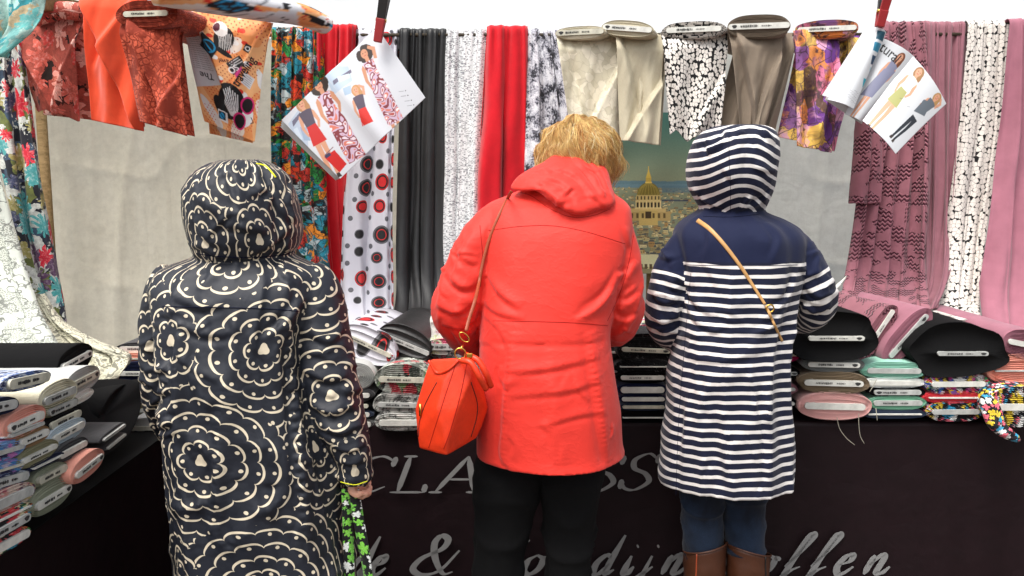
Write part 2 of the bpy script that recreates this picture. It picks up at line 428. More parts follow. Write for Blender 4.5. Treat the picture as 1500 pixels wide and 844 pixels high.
def marble(name, pal, scale, vein=.03, veincol=(12, 14, 14), speck=(214, 220, 220), soft=.02, rough=.6, warp=.07):
    n = NT(name); uv0 = n.uv(); uv = n.warp(n.warp(uv0, warp, 7), warp * .5, 30)
    v = n.vor(uv, scale); c = n.sep(v['Color'])
    k = len(pal)
    f = n.math('ADD', n.math('MULTIPLY', c[0], .8), n.math('MULTIPLY', n.noise(uv, scale * 1.5, 3, .6), .25))
    st = []
    for i, p in enumerate(pal):
        st.append((i / k, lin(p)))
        if i < k - 1: st.append(((i + 1) / k - soft, lin(p)))
    col = n.ramp(f, st)
    g = n.noise(uv, scale * 2.2, 5, .7)
    col = n.mix(n.ramp(g, [(.38, .9), (.47, 0)]), col, lin(veincol))
    e = n.vor(n.warp(uv0, warp * .6, 14), scale * .9, 'DISTANCE_TO_EDGE')[0]
    col = n.mix(n.ramp(e, [(vein * .5, .9), (vein * 1.6, 0)]), col, lin(veincol))
    col = n.mix(n.ramp(g, [(.63, 0), (.72, .7)]), col, lin(speck))
    return n.done(col, rough, weave(n, crease=.3), .05, .35)
M['tropic'] = marble('psychedelic_marbled_print', [(14, 110, 140), (214, 60, 20), (24, 116, 48), (226, 140, 30), (16, 84, 96), (190, 46, 30), (12, 14, 16), (24, 130, 150), (180, 196, 196), (12, 14, 14), (30, 140, 60)], 30, .03, warp=.10)
M['purplefl'] = marble('purple_watercolour_floral', [(206, 60, 120), (150, 100, 160), (222, 140, 70), (110, 60, 140), (216, 160, 190), (232, 190, 90), (96, 70, 60), (214, 120, 150)], 17, .02, (70, 44, 56), (226, 200, 206), .06)
def lace(name, rgb, scale, hole, fl=12):
    n = NT(name); uv = n.warp(n.uv(), .02, 16)
    f = n.noise(uv, fl, 3, .5)
    e = n.vor(uv, scale, 'DISTANCE_TO_EDGE')[0]
    e2 = n.math('ABSOLUTE', n.math('SUBTRACT', n.noise(uv, scale / 6, 2, .5), .5))
    solidm = n.gt(f, .5)
    net = n.lt(e, hole)
    vein = n.lt(e2, .022)
    a = n.math('MAXIMUM', n.math('MAXIMUM', solidm, net), vein)
    a2 = n.math('MULTIPLY_ADD', a, .55, .45)
    col = n.mix(vein, lin(rgb), lin(tuple(int(c * .62) for c in rgb)))
    m = n.done(col, .8, n.bump(n.math('ADD', n.sep(n.ramp(f, [(.48, 0), (.55, 1)]))[0], n.math('MULTIPLY', net, .5)), .6, .003), .1, .3, alpha=a2)
    return m
M['lace'] = lace('white_flower_lace', (194, 199, 188), 130, .12)
M['crochet'] = lace('cream_crochet_edging', (206, 203, 180), 90, .2, 30)
# coats
M['redcoat'] = None
n = NT('red_cotton_raincoat')
o = n.obj(); f = n.noise(o, 5, 4, .6)
col = n.mix(1, lin((212, 46, 33)), n.ramp(f, [(.3, .92), (.7, 1.08)]), 'MULTIPLY')
w = n.math('ADD', n.wave(o, 260, 0, 0, 1, 'X'), n.wave(o, 260, 0, 0, 1, 'Z'))
b = n.bump(w, .12, .0004)
ow = n.warp(o, .10, 4); xx, yy, zz = n.sep(ow)
c = n.noise(n.comb(n.math('MULTIPLY', xx, .8), yy, n.math('MULTIPLY', zz, 1.2)), 5, 3, .5)
rid = n.math('POWER', n.math('SUBTRACT', 1.0, n.math('ABSOLUTE', n.math('MULTIPLY_ADD', c, 2.0, -1.0))), 8)
b = n.bump(rid, .22, .005, b)
c2 = n.noise(n.comb(xx, yy, n.math('MULTIPLY', zz, 1.5)), 11, 4, .6)
rid2 = n.math('POWER', n.math('SUBTRACT', 1.0, n.math('ABSOLUTE', n.math('MULTIPLY_ADD', c2, 2.0, -1.0))), 10)
b = n.bump(rid2, .16, .003, b)
M['redcoat'] = n.done(col, .62, b, .12, .35)
# flower print coat: centres in UV metres
def flower_mat(name, centres, s=.0335):
    n = NT(name); uv0 = n.uv(); uv = n.warp(uv0, .007, 14)
    best = None; bo = None
    for (cx, cy, wt) in centres:
        o = n.vm('SUBTRACT', uv, (cx, cy, 0)); d = n.math('SUBTRACT', n.vm('LENGTH', o), wt)
        if best is None: best, bo = d, o
        else:
            c = n.lt(d, best)
            mx = n.n.new('ShaderNodeMix'); mx.data_type = 'VECTOR'
            n.L(c, mx.inputs[0]); n.L(bo, mx.inputs[4]); n.L(o, mx.inputs[5]); bo = mx.outputs[1]
            best = n.math('MINIMUM', d, best)
    x, y, _ = n.sep(bo); th = n.math('ADD', n.math('ARCTAN2', y, x), PI); R = n.vm('LENGTH', bo)
    k = n.math('MAXIMUM', n.math('FLOOR', n.math('DIVIDE', n.math('SUBTRACT', R, .004), s)), 0.0)
    # candidate rings k and k+1 (scallops rise from k*s)
    masks = []
    for off in (0, 1):
        kk = n.math('ADD', k, float(off)) if off else k
        cnt = n.math('ROUND', n.math('MULTIPLY_ADD', kk, 2.7, 4.3))
        frac = n.math('FRACT', n.math('DIVIDE', n.math('MULTIPLY', th, cnt), 2 * PI))
        loc = n.math('SUBTRACT', frac, .5)                       # -0.5 .. 0.5 across a petal
        amp = n.math('MULTIPLY', n.math('MULTIPLY', loc, loc), 4.0)
        bulge = n.math('SQRT', n.math('MAXIMUM', n.math('SUBTRACT', 1.0, amp), 0.0))
        rk = n.math('MULTIPLY_ADD', kk, s * .93, n.math('MULTIPLY_ADD', bulge, s * .34, s * .12))
        dr = n.math('ABSOLUTE', n.math('SUBTRACT', R, rk))
        thick = n.math('MULTIPLY_ADD', bulge, .0017, .0009)
        vis = n.gt(kk, .5)
        masks.append(n.math('MULTIPLY', n.lt(dr, thick), vis))
        arc = n.math('DIVIDE', n.math('MULTIPLY', R, 2 * PI), cnt)
        da = n.math('MULTIPLY', loc, arc); dd = n.math('SUBTRACT', R, n.math('SUBTRACT', rk, s * .30))
        dist = n.math('SQRT', n.math('ADD', n.math('MULTIPLY', da, da), n.math('MULTIPLY', dd, dd)))
        masks.append(n.math('MULTIPLY', n.lt(dist, .0040), vis))
    blob = n.lt(R, n.math('MULTIPLY_ADD', n.math('SINE', n.math('MULTIPLY', th, 3.0)), .0022, .0125))
    a = blob
    for mk in masks: a = n.math('MAXIMUM', a, mk)
    f = n.noise(uv0, 30, 3, .6)
    base = n.mix(f, lin((20, 23, 31)), lin((36, 40, 50)))
    col = n.mix(a, base, lin((206, 194, 170)))
    return n.done(col, .55, weave(n, 1200, .6, 6, cdist=.016), .0, .35)
# striped coat: navy and white; uv v is the height along cloth; navy above v0 on torso
def stripe_mat(name, period, white, navy_above=None):
    n = NT(name); uv0 = n.uv(); x, y, _ = n.sep(uv0)
    wob = n.math('MULTIPLY', n.math('SUBTRACT', n.noise(uv0, 5, 2, .5), .5), .018)
    yy = n.math('ADD', y, wob)
    fr = n.math('FRACT', n.math('DIVIDE', yy, period))
    st = n.lt(fr, white)
    if navy_above is not None: st = n.math('MULTIPLY', st, n.lt(y, navy_above))
    f = n.noise(uv0, 40, 3, .6)
    navy = n.mix(f, lin((10, 14, 34)), lin((18, 24, 52)))
    w = n.mix(f, lin((214, 212, 208)), lin((232, 230, 226)))
    return n.done(n.mix(st, navy, w), .8, weave(n, 900, .45, 7, cdist=.010), .1, .25)
# misc
M['board'] = flat('white_card_board', (204, 204, 196), .6, .3, amt=.14)
M['board2'] = flat('worn_cream_card', (186, 184, 168), .7, .2, amt=.2)
M['board3'] = flat('greyed_card', (170, 172, 168), .7, .2, amt=.2)
M['print'] = flat('label_print', (58, 58, 58), .7, .2)
M['wood'] = None
n = NT('weathered_wood'); x, y, z = n.sep(n.obj())
f = n.noise(n.comb(n.math('MULTIPLY', x, 3), n.math('MULTIPLY', y, 40), n.math('MULTIPLY', z, 40)), 1.5, 5, .7)
M['wood'] = n.done(n.ramp(f, [(.3, lin((98, 78, 48))), (.7, lin((156, 130, 90)))]), .8, n.bump(f, .5, .003), 0, .2)
M['pole'] = flat('dark_pole', (60, 52, 40), .6, .3)
M['canopy'] = plain('white_tent_pvc', (248, 250, 248), .5, 0, .5, 3, .4, trans=.85, amt=.03, cdist=.03)
M['sheet'] = None
def backsheet(name, rgb, rgb2):
    n = NT(name); uv = n.uv(); x, y, _ = n.sep(uv)
    f = n.noise(n.comb(n.math('MULTIPLY', x, 3), y), 2.5, 4, .6); g = n.noise(uv, 26, 5, .75)
    col = n.mix(f, lin(rgb), lin(rgb2))
    col = n.mix(n.ramp(g, [(.3, .16), (.6, 0)]), col, lin((110, 100, 76)))
    cr_ = n.noise(n.warp(uv, .3, 3), 4, 5, .6)
    rid = n.math('ABSOLUTE', n.math('SUBTRACT', cr_, .5))
    v = n.noise(n.comb(n.math('MULTIPLY', x, 14), n.math('MULTIPLY', y, .5)), 1.5, 3, .5)
    b = n.bump(rid, .6, .03); b = n.bump(v, .5, .02, b); b = n.bump(n.noise(uv, 160, 3, .6), .25, .001, b)
    return n.done(col, .85, b, 0, .2, .55)
M['sheet'] = backsheet('old_linen_sheet', (226, 219, 196), (242, 237, 218))
M['sheet2'] = backsheet('grey_tent_sheet', (222, 223, 214), (236, 237, 229))
M['tablecloth'] = plain('aubergine_black_pvc', (23, 9, 13), .6, 0, .6, 3, .2, amt=.15, cdist=.02)
M['letter'] = flat('grey_print', (128, 128, 127), .5, .3, amt=.06)
M['vcol'] = None
def vcolmat(name, rough=.4, spec=.4, bumpy=False):
    n = NT(name); a = n.n.new('ShaderNodeAttribute'); a.attribute_name = 'Col'
    return n.done(a.outputs['Color'], rough, weave(n, 1500, .3, 6) if bumpy else None, 0, spec)
M['paper'] = vcolmat('glossy_printed_paper', .3, .45)
M['printcloth'] = vcolmat('printed_cotton', .55, .3, True)
M['banner'] = vcolmat('printed_banner', .6, .25)
M['skin'] = None
n = NT('skin'); f = n.noise(n.obj(), 60, 4, .6)
M['skin'] = n.done(n.mix(f, lin((206, 150, 124)), lin((222, 172, 148))), .5, n.bump(f, .15, .001), 0, .4)
n.b.inputs['Subsurface Weight'].default_value = .1; n.b.inputs['Subsurface Radius'].default_value = (.01, .004, .002)
def leather(name, rgb, rough=.4):
    n = NT(name); v = n.vor(n.obj(), 520, dims='3D')['Distance']; f = n.noise(n.obj(), 16, 4, .6)
    c = n.mix(1, lin(rgb), n.ramp(f, [(.3, .82), (.7, 1.12)]), 'MULTIPLY')
    b = n.bump(v, .25, .0008); b = n.bump(f, .4, .006, b)
    return n.done(c, rough, b, 0, .45)
M['bagleather'] = leather('orange_red_leather', (224, 58, 24), .42)
M['boot'] = leather('brown_leather', (70, 38, 22), .45)
M['strapbrown'] = leather('thin_brown_leather', (150, 66, 36), .5)
M['strapgold'] = leather('tan_gold_leather', (196, 150, 92), .45)
M['blackleather'] = leather('black_leather', (24, 22, 22), .5)
M['gold'] = flat('brass', (214, 172, 84), .25, .5, 1)
M['plastblack'] = flat('black_plastic', (26, 24, 24), .4, .5)
M['plastred'] = flat('dark_red_plastic', (150, 34, 38), .4, .5)
M['yellow'] = flat('yellow_piping', (214, 214, 40), .6, .3)
M['trousers'] = plain('black_trouser_cloth', (9, 9, 10), .95, .0, .5, 8)
n = NT('blue_denim'); x, y, _ = n.sep(n.uv())
f = n.noise(n.uv(), 300, 2, .7); g = n.noise(n.uv(), 9, 3, .6)
M['denim'] = n.done(n.mix(f, lin((8, 14, 26)), n.mix(n.ramp(g, [(.4, 0), (.62, 1)]), lin((10, 19, 34)), lin((34, 52, 76)))), .8, weave(n, 1400, .5, 8), .1, .2)
n = NT('blonde_hair'); a = n.n.new('ShaderNodeAttribute'); a.attribute_name = 'Col'
M['hair'] = n.done(a.outputs['Color'], .42, None, 0, .5)
M['darkhair'] = flat('brown_hair', (70, 52, 38), .5, .4)
M['seam'] = flat('dark_seam_thread', (150, 18, 20), .8, .1)
M['seamnavy'] = flat('navy_thread', (16, 20, 40), .8, .1)
M['ground'] = None
n = NT('paving'); o = n.obj(); f = n.noise(o, 6, 5, .7)
br = n.n.new('ShaderNodeTexBrick'); n.L(o, br.inputs[0]); br.inputs['Scale'].default_value = 4
br.inputs['Color1'].default_value = lin((110, 96, 86)) + (1,); br.inputs['Color2'].default_value = lin((90, 82, 76)) + (1,); br.inputs['Mortar'].default_value = lin((60, 56, 52)) + (1,)
M['ground'] = n.done(n.mix(1, br.outputs['Color'], n.ramp(f, [(.3, .8), (.7, 1.15)]), 'MULTIPLY'), .85, n.bump(br.outputs['Fac'], -.5, .01), 0, .2)
M['thread'] = flat('loose_thread', (170, 166, 150), .8, .2)
# ------------------------------------------------------------------ ground and stall structure
ZT = 0.755                       # table top
YT = 2.60                        # front of the back table
g = mesh('ground', [(-60, -60, 0), (60, -60, 0), (60, 60, 0), (-60, 60, 0)], [(0, 1, 2, 3)], M['ground'], smooth=False)
tag(g, 'grey brick paving under the market stall', kind='structure')
def sheet(name, label, m, xs, zs, Yf, amp=.03, nu=220, nv=130, cat='tent sheet', kind=None, parent=None, group=None):
    V = []; uv = []
    for j in range(nv):
        for i in range(nu):
            x = lerp(xs[0], xs[1], i / (nu - 1)); z = lerp(zs[0], zs[1], j / (nv - 1))
            y = Yf(x, z) + amp * nz(x * 2.1, z * .9, 3.3) + amp * .4 * nz(x * 7, z * 3, 7)
            r1 = max(0, 1 - abs(nz(x * 4.2 + 2, z * .55, 1)) * 3) ** 3; r2 = max(0, 1 - abs(nz(x * 2 + z * 1.5, z * 2.2 - x, 8)) * 3) ** 4
            y -= .022 * r1 + .014 * r2
            V.append((x, y, z)); uv.append((x, z))
    o = mesh(name, V, grid_faces(nu, nv), m, parent, uv)
    if parent is None: tag(o, label, cat, group, kind)
    return o
sheet('linen_back_sheet', 'old beige linen sheet hung as the back wall behind the flower print coat', M['sheet'], (-2.62, .2), (.35, 2.16), lambda x, z: 3.92)
sheet('grey_back_sheet', 'smooth grey tent sheet hung behind the striped coat woman', M['sheet2'], (.2, 2.9), (.35, 2.16), lambda x, z: 3.90)
sheet('side_sheet', 'white tent side sheet behind the lace at the left edge', M['sheet2'], (-3.1, -2.6), (.35, 2.4), lambda x, z: 3.9 - (-2.6 - x) * 2.2)
V = []; uv = []; nu, nv = 80, 50
for j in range(nv):
    for i in range(nu):
        x = lerp(-3.3, 3.3, i / (nu - 1)); t = j / (nv - 1)
        V.append((x, 4.02 - t * .62, 2.02 + .62 * t + .012 * math.sin(x * 3) + .03 * nz(x * 1.5, t * 2, 9))); uv.append((x, t))
o = mesh('tent_canopy', V, grid_faces(nu, nv), M['canopy'], None, uv)
tag(o, 'bright white tent canopy above the hanging rail', 'tent canopy')
for i, (x, lab) in enumerate([(-2.05, 'left'), (0.62, 'middle'), (3.0, 'right')]):
    p = at(0, 0, 1)
    V, Fs = tube_vf([(x, 3.78, 0), (x, 3.78, 2.1)], .022, 10)
    o = mesh('tent_post', V, Fs, M['wood'])
    tag(o, {'left': 'brown wooden post at the left behind the floral hangings', 'middle': 'wooden post hidden behind the beige hanging cloths', 'right': 'wooden post at the far right of the stall'}[lab], 'post', 'posts holding the hanging rail')
YR = 3.35; ZR = at(700, 47, YR).z
V, Fs = tube_vf([(-1.2, YR, ZR - .012), (2.5, YR, ZR - .008)], .007, 10)
tag(mesh('hanging_rail', V, Fs, M['pole']), 'long thin dark rail that the drapes hang over', 'rail')
a = at(-40, -12, 2.55); b = at(122, 14, 3.2)
d = (b - a)
V, Fs = box_vf(((a + b) / 2), (d.length, .045, .05), Matrix.Rotation(math.atan2(d.y, d.x), 3, 'Z') @ Matrix.Rotation(-math.atan2(d.z, math.hypot(d.x, d.y)), 3, 'Y'))
tag(bevel(mesh('wooden_beam', V, Fs, M['wood'], smooth=False)), 'light wooden beam end at the top left corner above the coral floral cloth', 'beam')
# tables with cloths hanging to the ground
def table(name, label, x0, x1, y0, y1, front):
    t = thing(name, label, 'table', ((x0 + x1) / 2, (y0 + y1) / 2, 0))
    V, Fs = box_vf(((x0 + x1) / 2, (y0 + y1) / 2, ZT - .02), (x1 - x0, y1 - y0, .03))
    mesh('tabletop', V, Fs, M['wood'], t, smooth=False)
    for sx in (x0 + .08, x1 - .08):
        for sy in (y0 + .08, y1 - .08):
            V, Fs = box_vf((sx, sy, (ZT - .035) / 2), (.04, .04, ZT - .035)); mesh('leg', V, Fs, M['wood'], t, smooth=False)
    return t
table('display_table', 'long market table under the dark cloth printed with grey lettering', -1.15, 2.6, YT + .02, YT + 1.0, 'y')
table('side_table', 'short side table carrying the stacked fabric bolts at the left', -2.3, -1.08, 1.05, YT - .05, 'x')
def skirt(name, label, path, ztop, nh=5):
    """cloth hanging from a table edge; path = list of xy along the edge, top sheet behind"""
    L = [0]
    for p, q in zip(path, path[1:]): L.append(L[-1] + math.dist(p, q))
    nu = int(L[-1] / .02); rows = [(.0, .25), (.0, .05), (.0, .0), (.012, .0)] + [(lerp(.02, ztop - .02, k / 30), .0) for k in range(31)]
    V = []; uv = []
    for dz, back in rows:
        for i in range(nu):
            s = L[-1] * i / (nu - 1); k = 0
            while k < len(L) - 2 and s > L[k + 1]: k += 1
            f = (s - L[k]) / (L[k + 1] - L[k]); x = lerp(path[k][0], path[k + 1][0], f); y = lerp(path[k][1], path[k + 1][1], f)
            dx = path[k + 1][0] - path[k][0]; dy = path[k + 1][1] - path[k][1]; l = math.hypot(dx, dy); nx, ny = dy / l, -dx / l
            am = min(1, dz * 2.5) * .018
            off = am * nz(s * 4.5, dz * .5, 5) + am * .5 * nz(s * 12, dz * 1.2, 8) - back + dz * .03
            V.append((x + nx * off, y + ny * off, ztop - dz)); uv.append((s, dz + (-back)))
    o = mesh(name, V, grid_faces(nu, len(rows)), M['tablecloth'], None, uv); solid(o, .0015)
    return tag(o, label, 'table cloth')
tc = skirt('table_cloth', 'dark aubergine cloth with grey printed lettering hanging down the table front', [(-1.06, YT), (2.6, YT)], ZT)
skirt('side_table_cloth', 'plain dark cloth hanging down the side table under the left bolts', [(-1.06, 1.0), (-1.06, YT - .01)], ZT)
for nm, c, s, lab in (('table_cover', ((.8), YT + .52, ZT + .002), (3.6, .98, .003), 'black cover lying flat on the long table under the bolts'), ('side_table_cover', (-1.65, 1.8, ZT + .002), (1.24, 1.55, .003), 'black cover lying flat on the side table under the bolts')):
    V, Fs = box_vf(c, s); tag(mesh(nm, V, Fs, M['black'], smooth=False), lab, 'table cover')
# ------------------------------------------------------------------ drapes over the rail
def fold_fn(n, seed, sharp=1.0, wander=.35):
    def f(t, v):
        tt = t + .10 * nz(t * 3 + seed, v * .8, seed) + wander * .12 * nz(t * 1.3, v * 1.7 + seed, seed * 2)
        ph = tt * n
        a = abs(math.sin(PI * ph)) ** (.75 * sharp)
        b = .35 * math.sin(2 * PI * (ph * .5 + .3 * nz(v * 1.1, seed)))
        return (a + b) * (.7 + .5 * nz(tt * n * .7, seed + 4, v * .6))
    return f
def drape(name, label, rows, n, amp, m, Y=YR, top=True, seed=1.0, group='drapes hung over the rail', nu=None, nv=120, stretch=1.0, cat='fabric drape', hem=0, parent=None, sharp=1.0, thick=.0018, voff=0, canvas=None, ampf=None, cfn=None):
    """rows: (py, xl, xr, Y) from top to bottom, in picture terms at their own distance"""
    nu = nu or max(40, int(n * 14)); ff = fold_fn(n, seed, sharp)
    V = []; uv = []; ext = []
    ys = [r[0] for r in rows]
    tot = 0; prev = None
    lines = []
    if top:
        A = at(rows[0][1], rows[0][0], rows[0][3]); B = at(rows[0][2], rows[0][0], rows[0][3])
        for k in range(6):
            an = PI * (1 - k / 6)
            lines.append((A, B, .022 * math.cos(an + PI) + .022, .022 * math.sin(an) , 0, -.03 * (6 - k) / 6))
        lines.insert(0, (A, B, .05, -.25, 0, -.25))
    for j in range(nv):
        t = j / (nv - 1)
        r = cr(rows, t)
        lines.append((at(r[1], r[0], r[3]), at(r[2], r[0], r[3]), 0, 0, t, None))
    L = 0; U = None
    wtop = (lines[-1][1] - lines[-1][0]).length
    # arc length along a middle row for the u coordinate
    def pt(l, i):
        A, B, dy, dz, t, _ = l; s = i / (nu - 1)
        a = amp * (.45 + .55 * min(1, t * 3)) * (ampf(t) if ampf else 1)
        h = ff(s, t * 2.2)
        w = (B - A).length
        e = .012 * nz(t * 5, seed) if i in (0, nu - 1) else 0
        h += .30 * math.sin(2 * PI * n * 2.7 * s + 3 * nz(s * 5, seed) + seed) * math.exp(-t * 7) + .12 * math.sin(2 * PI * n * 1.9 * s + seed * 3 + 4 * nz(s * 2, t * 3, seed))
        p = A.lerp(B, s) + Vector((.25 * a * math.sin(2 * PI * n * s + seed) + .008 * nz(t * 3, s * 2, seed), dy - a * h, dz))
        if cfn: p = cfn(p, s, t)
        return p
    mid = lines[len(lines) // 2]; U = [0]
    q = pt(mid, 0)
    for i in range(1, nu):
        w = pt(mid, i); U.append(U[-1] + (w - q).length * stretch); q = w
    Lc = 0; pc = None
    for l in lines:
        row = [pt(l, i) for i in range(nu)]
        c = row[nu // 2]; cc = (l[0] + l[1]) / 2 + Vector((0, l[2], l[3]))
        if pc is not None: Lc += (cc - pc).length
        pc = cc
        V += row; uv += [(U[i], -Lc - voff) for i in range(nu)]
    if hem:
        for i in range(nu):
            V[-nu + i] = V[-nu + i] + Vector((0, 0, hem * nz(i / nu * 4, seed, 2)))
    o = mesh(name, V, grid_faces(nu, len(lines)), m, parent, uv)
    solid(o, thick)
    if parent is None: tag(o, label, cat, group)
    return o
def foot(rows, Y0=3.35): return rows
drape('fabric_drape', 'psychedelic multicolour floral drape in narrow pleats left of the red drape', [(48, 397, 474, 3.34), (200, 398, 473, 3.34), (330, 402, 476, 3.3), (430, 408, 484, 3.2), (520, 420, 500, 3.0)], 5, .045, M['tropic'], seed=2.2, stretch=.8)
drape('fabric_drape', 'red drape half hidden under the left fashion magazine', [(44, 456, 524, 3.34), (160, 458, 520, 3.36), (300, 470, 516, 3.36), (420, 480, 522, 3.3), (500, 492, 545, 3.05), (540, 500, 560, 2.9)], 3, .05, M['red'], seed=5.1)
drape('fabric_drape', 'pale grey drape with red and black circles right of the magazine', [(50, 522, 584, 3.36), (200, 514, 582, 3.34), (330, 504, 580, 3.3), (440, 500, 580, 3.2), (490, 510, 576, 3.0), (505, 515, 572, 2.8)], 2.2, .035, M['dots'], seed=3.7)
drape('fabric_drape', 'shiny black satin drape beside the white sequin drape', [(50, 583, 654, 3.35), (200, 584, 650, 3.34), (350, 580, 650, 3.3), (440, 578, 655, 3.2), (500, 560, 650, 2.95)], 4, .05, M['black_satin'], seed=8.3, sharp=.9)
drape('fabric_drape', 'white sequin speckled drape between the black satin and red drapes', [(48, 653, 716, 3.35), (200, 646, 710, 3.34), (330, 644, 706, 3.3), (460, 648, 712, 3.2), (540, 650, 720, 3.0)], 3, .022, M['sequin'], seed=1.4, stretch=1.0)
drape('fabric_drape', 'bright red drape right of the white sequin drape', [(46, 714, 774, 3.34), (200, 706, 772, 3.34), (330, 700, 775, 3.32), (500, 700, 780, 3.2)], 2.0, .055, M['red'], seed=9.9)
drape('fabric_drape', 'white drape with black mottled blotches behind the blonde hair', [(50, 773, 816, 3.35), (200, 771, 836, 3.34), (330, 770, 845, 3.3), (500, 770, 850, 3.2)], 2.4, .045, M['mottle'], seed=4.4)
drape('fabric_drape', 'mauve drape with dark smocked bands behind the right magazine', [(40, 1292, 1352, 3.30), (120, 1286, 1358, 3.28), (220, 1262, 1356, 3.26), (330, 1246, 1352, 3.22), (400, 1232, 1352, 3.15), (440, 1222, 1352, 3.0), (462, 1224, 1356, 2.85)], 5, .06, M['smock'], seed=6.2)
drape('fabric_drape', 'short mauve smocked drape end hanging above the longer one', [(60, 1262, 1300, 3.24), (180, 1252, 1294, 3.22), (298, 1241, 1288, 3.2)], 2, .035, M['smock'], seed=2.9, hem=.01)
drape('fabric_drape', 'plain mauve drape in soft folds left of the black and white block drape', [(40, 1348, 1418, 3.36), (200, 1350, 1408, 3.34), (330, 1350, 1396, 3.3), (400, 1350, 1384, 3.2), (450, 1340, 1366, 3.05)], 4, .05, M['mauve'], seed=7.7)
drape('fabric_drape', 'narrow white drape with black block print right of the plain mauve drape', [(38, 1418, 1477, 3.33), (200, 1402, 1466, 3.32), (330, 1386, 1446, 3.28), (440, 1376, 1434, 3.15), (470, 1376, 1440, 2.98)], 2.4, .026, M['squares2'], seed=3.1)
drape('fabric_drape', 'wide plain mauve pink drape at the right edge', [(36, 1478, 1570, 3.30), (200, 1462, 1580, 3.28), (330, 1448, 1580, 3.2), (430, 1436, 1580, 3.1), (490, 1440, 1580, 2.95)], 3, .06, M['mauve_pink'], seed=5.8)
# lettering on the table cloth ------------------------------------------------
def stroke_vf(P, nib, ang=.6, t=.0012, w0=.35):
    """broad-nib pen stroke on the xz plane"""
    Q = smooth_path([Vector((p[0], 0, p[1])) for p in P], max(14, len(P) * 10)); N = len(Q); V = []
    for i, p in enumerate(Q):
        d = (Q[min(i + 1, N - 1)] - Q[max(i - 1, 0)]).normalized()
        nrm = Vector((-d.z, 0, d.x)); th = math.atan2(d.z, d.x)
        w = nib * (w0 + (1 - w0) * abs(math.sin(th - ang))); e = min(1, .35 + 3.2 * min(i, N - 1 - i) / N); w *= e
        V += [p + nrm * w / 2, p - nrm * w / 2, p + nrm * w / 2 + Vector((0, t, 0)), p - nrm * w / 2 + Vector((0, t, 0))]
    Fs = []
    for i in range(N - 1):
        a = i * 4; b = a + 4
        Fs += [(a, a + 1, b + 1, b), (a + 2, b + 2, b + 3, a + 3), (a, b, b + 2, a + 2), (a + 1, a + 3, b + 3, b + 1)]
    Fs += [(0, 2, 3, 1), (N * 4 - 4, N * 4 - 3, N * 4 - 1, N * 4 - 2)]
    return V, Fs
G = {  # strokes in a unit box, baseline 0, x-height .5, cap 1
 'C': [[(.92, .86), (.6, 1.0), (.18, .78), (.04, .4), (.25, .04), (.6, .0), (.9, .16)], [(.92, .98), (.9, .72)]],
 'L': [[(.1, 1), (.4, 1)], [(.25, 1), (.25, 0)], [(.08, 0), (.5, .0), (.82, .0)], [(.82, .22), (.82, 0)]],
 'A': [[(.0, 0), (.25, 0)], [(.12, 0), (.5, 1)], [(.5, 1), (.85, 0)], [(.7, 0), (1.0, 0)], [(.28, .36), (.72, .36)]],
 'S': [[(.78, .84), (.5, 1.0), (.2, .84), (.26, .6), (.6, .44), (.76, .22), (.5, .0), (.22, .03), (.08, .2)], [(.8, .98), (.78, .74)], [(.06, .28), (.08, .02)]],
 'M': [[(.0, 0), (.2, .9), (.25, 1)], [(.25, 1), (.4, .2)], [(.4, .2), (.75, 1)], [(.75, 1), (.8, .1), (.95, .05)]],
 'o': [[(.3, .5), (.08, .36), (.06, .1), (.3, 0), (.52, .14), (.54, .38), (.3, .5)], [(.5, .42), (.75, .4)]],
 'd': [[(.5, .42), (.28, .5), (.06, .3), (.08, .04), (.3, .02), (.5, .3)], [(.62, 1.02), (.5, .3), (.52, .02), (.75, .12)]],
 'e': [[(.1, .24), (.4, .34), (.42, .5), (.2, .46), (.06, .2), (.2, .0), (.4, .04), (.62, .2)]],
 '&': [[(.95, .62), (.7, .1), (.35, -.02), (.1, .14), (.2, .42), (.55, .66), (.6, .9), (.42, 1.0), (.34, .8), (.5, .4), (.8, .02), (1.0, .06)]],
 'G': [[(.9, .86), (.55, 1.0), (.15, .7), (.08, .25), (.4, .0), (.75, .2), (.78, .42)], [(.5, .42), (.95, .42)], [(.78, .42), (.7, -.15), (.4, -.3)]],
 'r': [[(.1, .0), (.2, .5)], [(.15, .26), (.4, .52), (.52, .42)]],
 'i': [[(.15, .48), (.1, .06), (.3, .02), (.48, .2)], [(.2, .72), (.27, .74)]],
 'j': [[(.3, .48), (.2, -.2), (.0, -.34), (-.1, -.2), (.2, .0), (.52, .2)], [(.34, .72), (.41, .74)]],
 'n': [[(.08, .0), (.16, .5)], [(.12, .24), (.34, .5), (.46, .42), (.42, .06), (.6, .04), (.74, .2)]],
 's': [[(.05, .1), (.25, .5), (.42, .2), (.2, .0), (.05, .06)], [(.4, .1), (.6, .2)]],
 't': [[(.3, .9), (.14, .12), (.3, .0), (.5, .2)], [(.05, .56), (.45, .58)]],
 'f': [[(.05, .2), (.35, .6), (.55, .98), (.42, 1.02), (.25, .5), (.1, -.2), (.0, -.3), (.12, -.06), (.3, .1), (.55, .2)]],
}
def write(chars, h, shear, nib, ang=.6, w0=.35):
    """chars: (glyph, px of left edge, width px) written along py baseline"""
    for (ch, px, wpx, py) in chars:
        A = at(px, py, YT - .012); sx = at(px + wpx, py, YT - .012).x - A.x
        parts = [stroke_vf([(p[0] * sx + shear * p[1] * h, p[1] * h) for p in st], nib, ang, w0=w0) for st in G[ch]]
        V, Fs = join_vf(parts); 
        V = [Vector((A.x + v.x, YT + (ZT - A.z - v.z) * -.03 - .0125 - v.y * 1, A.z + v.z)) for v in V]
        mesh('letter', V, Fs, M['letter'], tc, smooth=False)
hB = .155
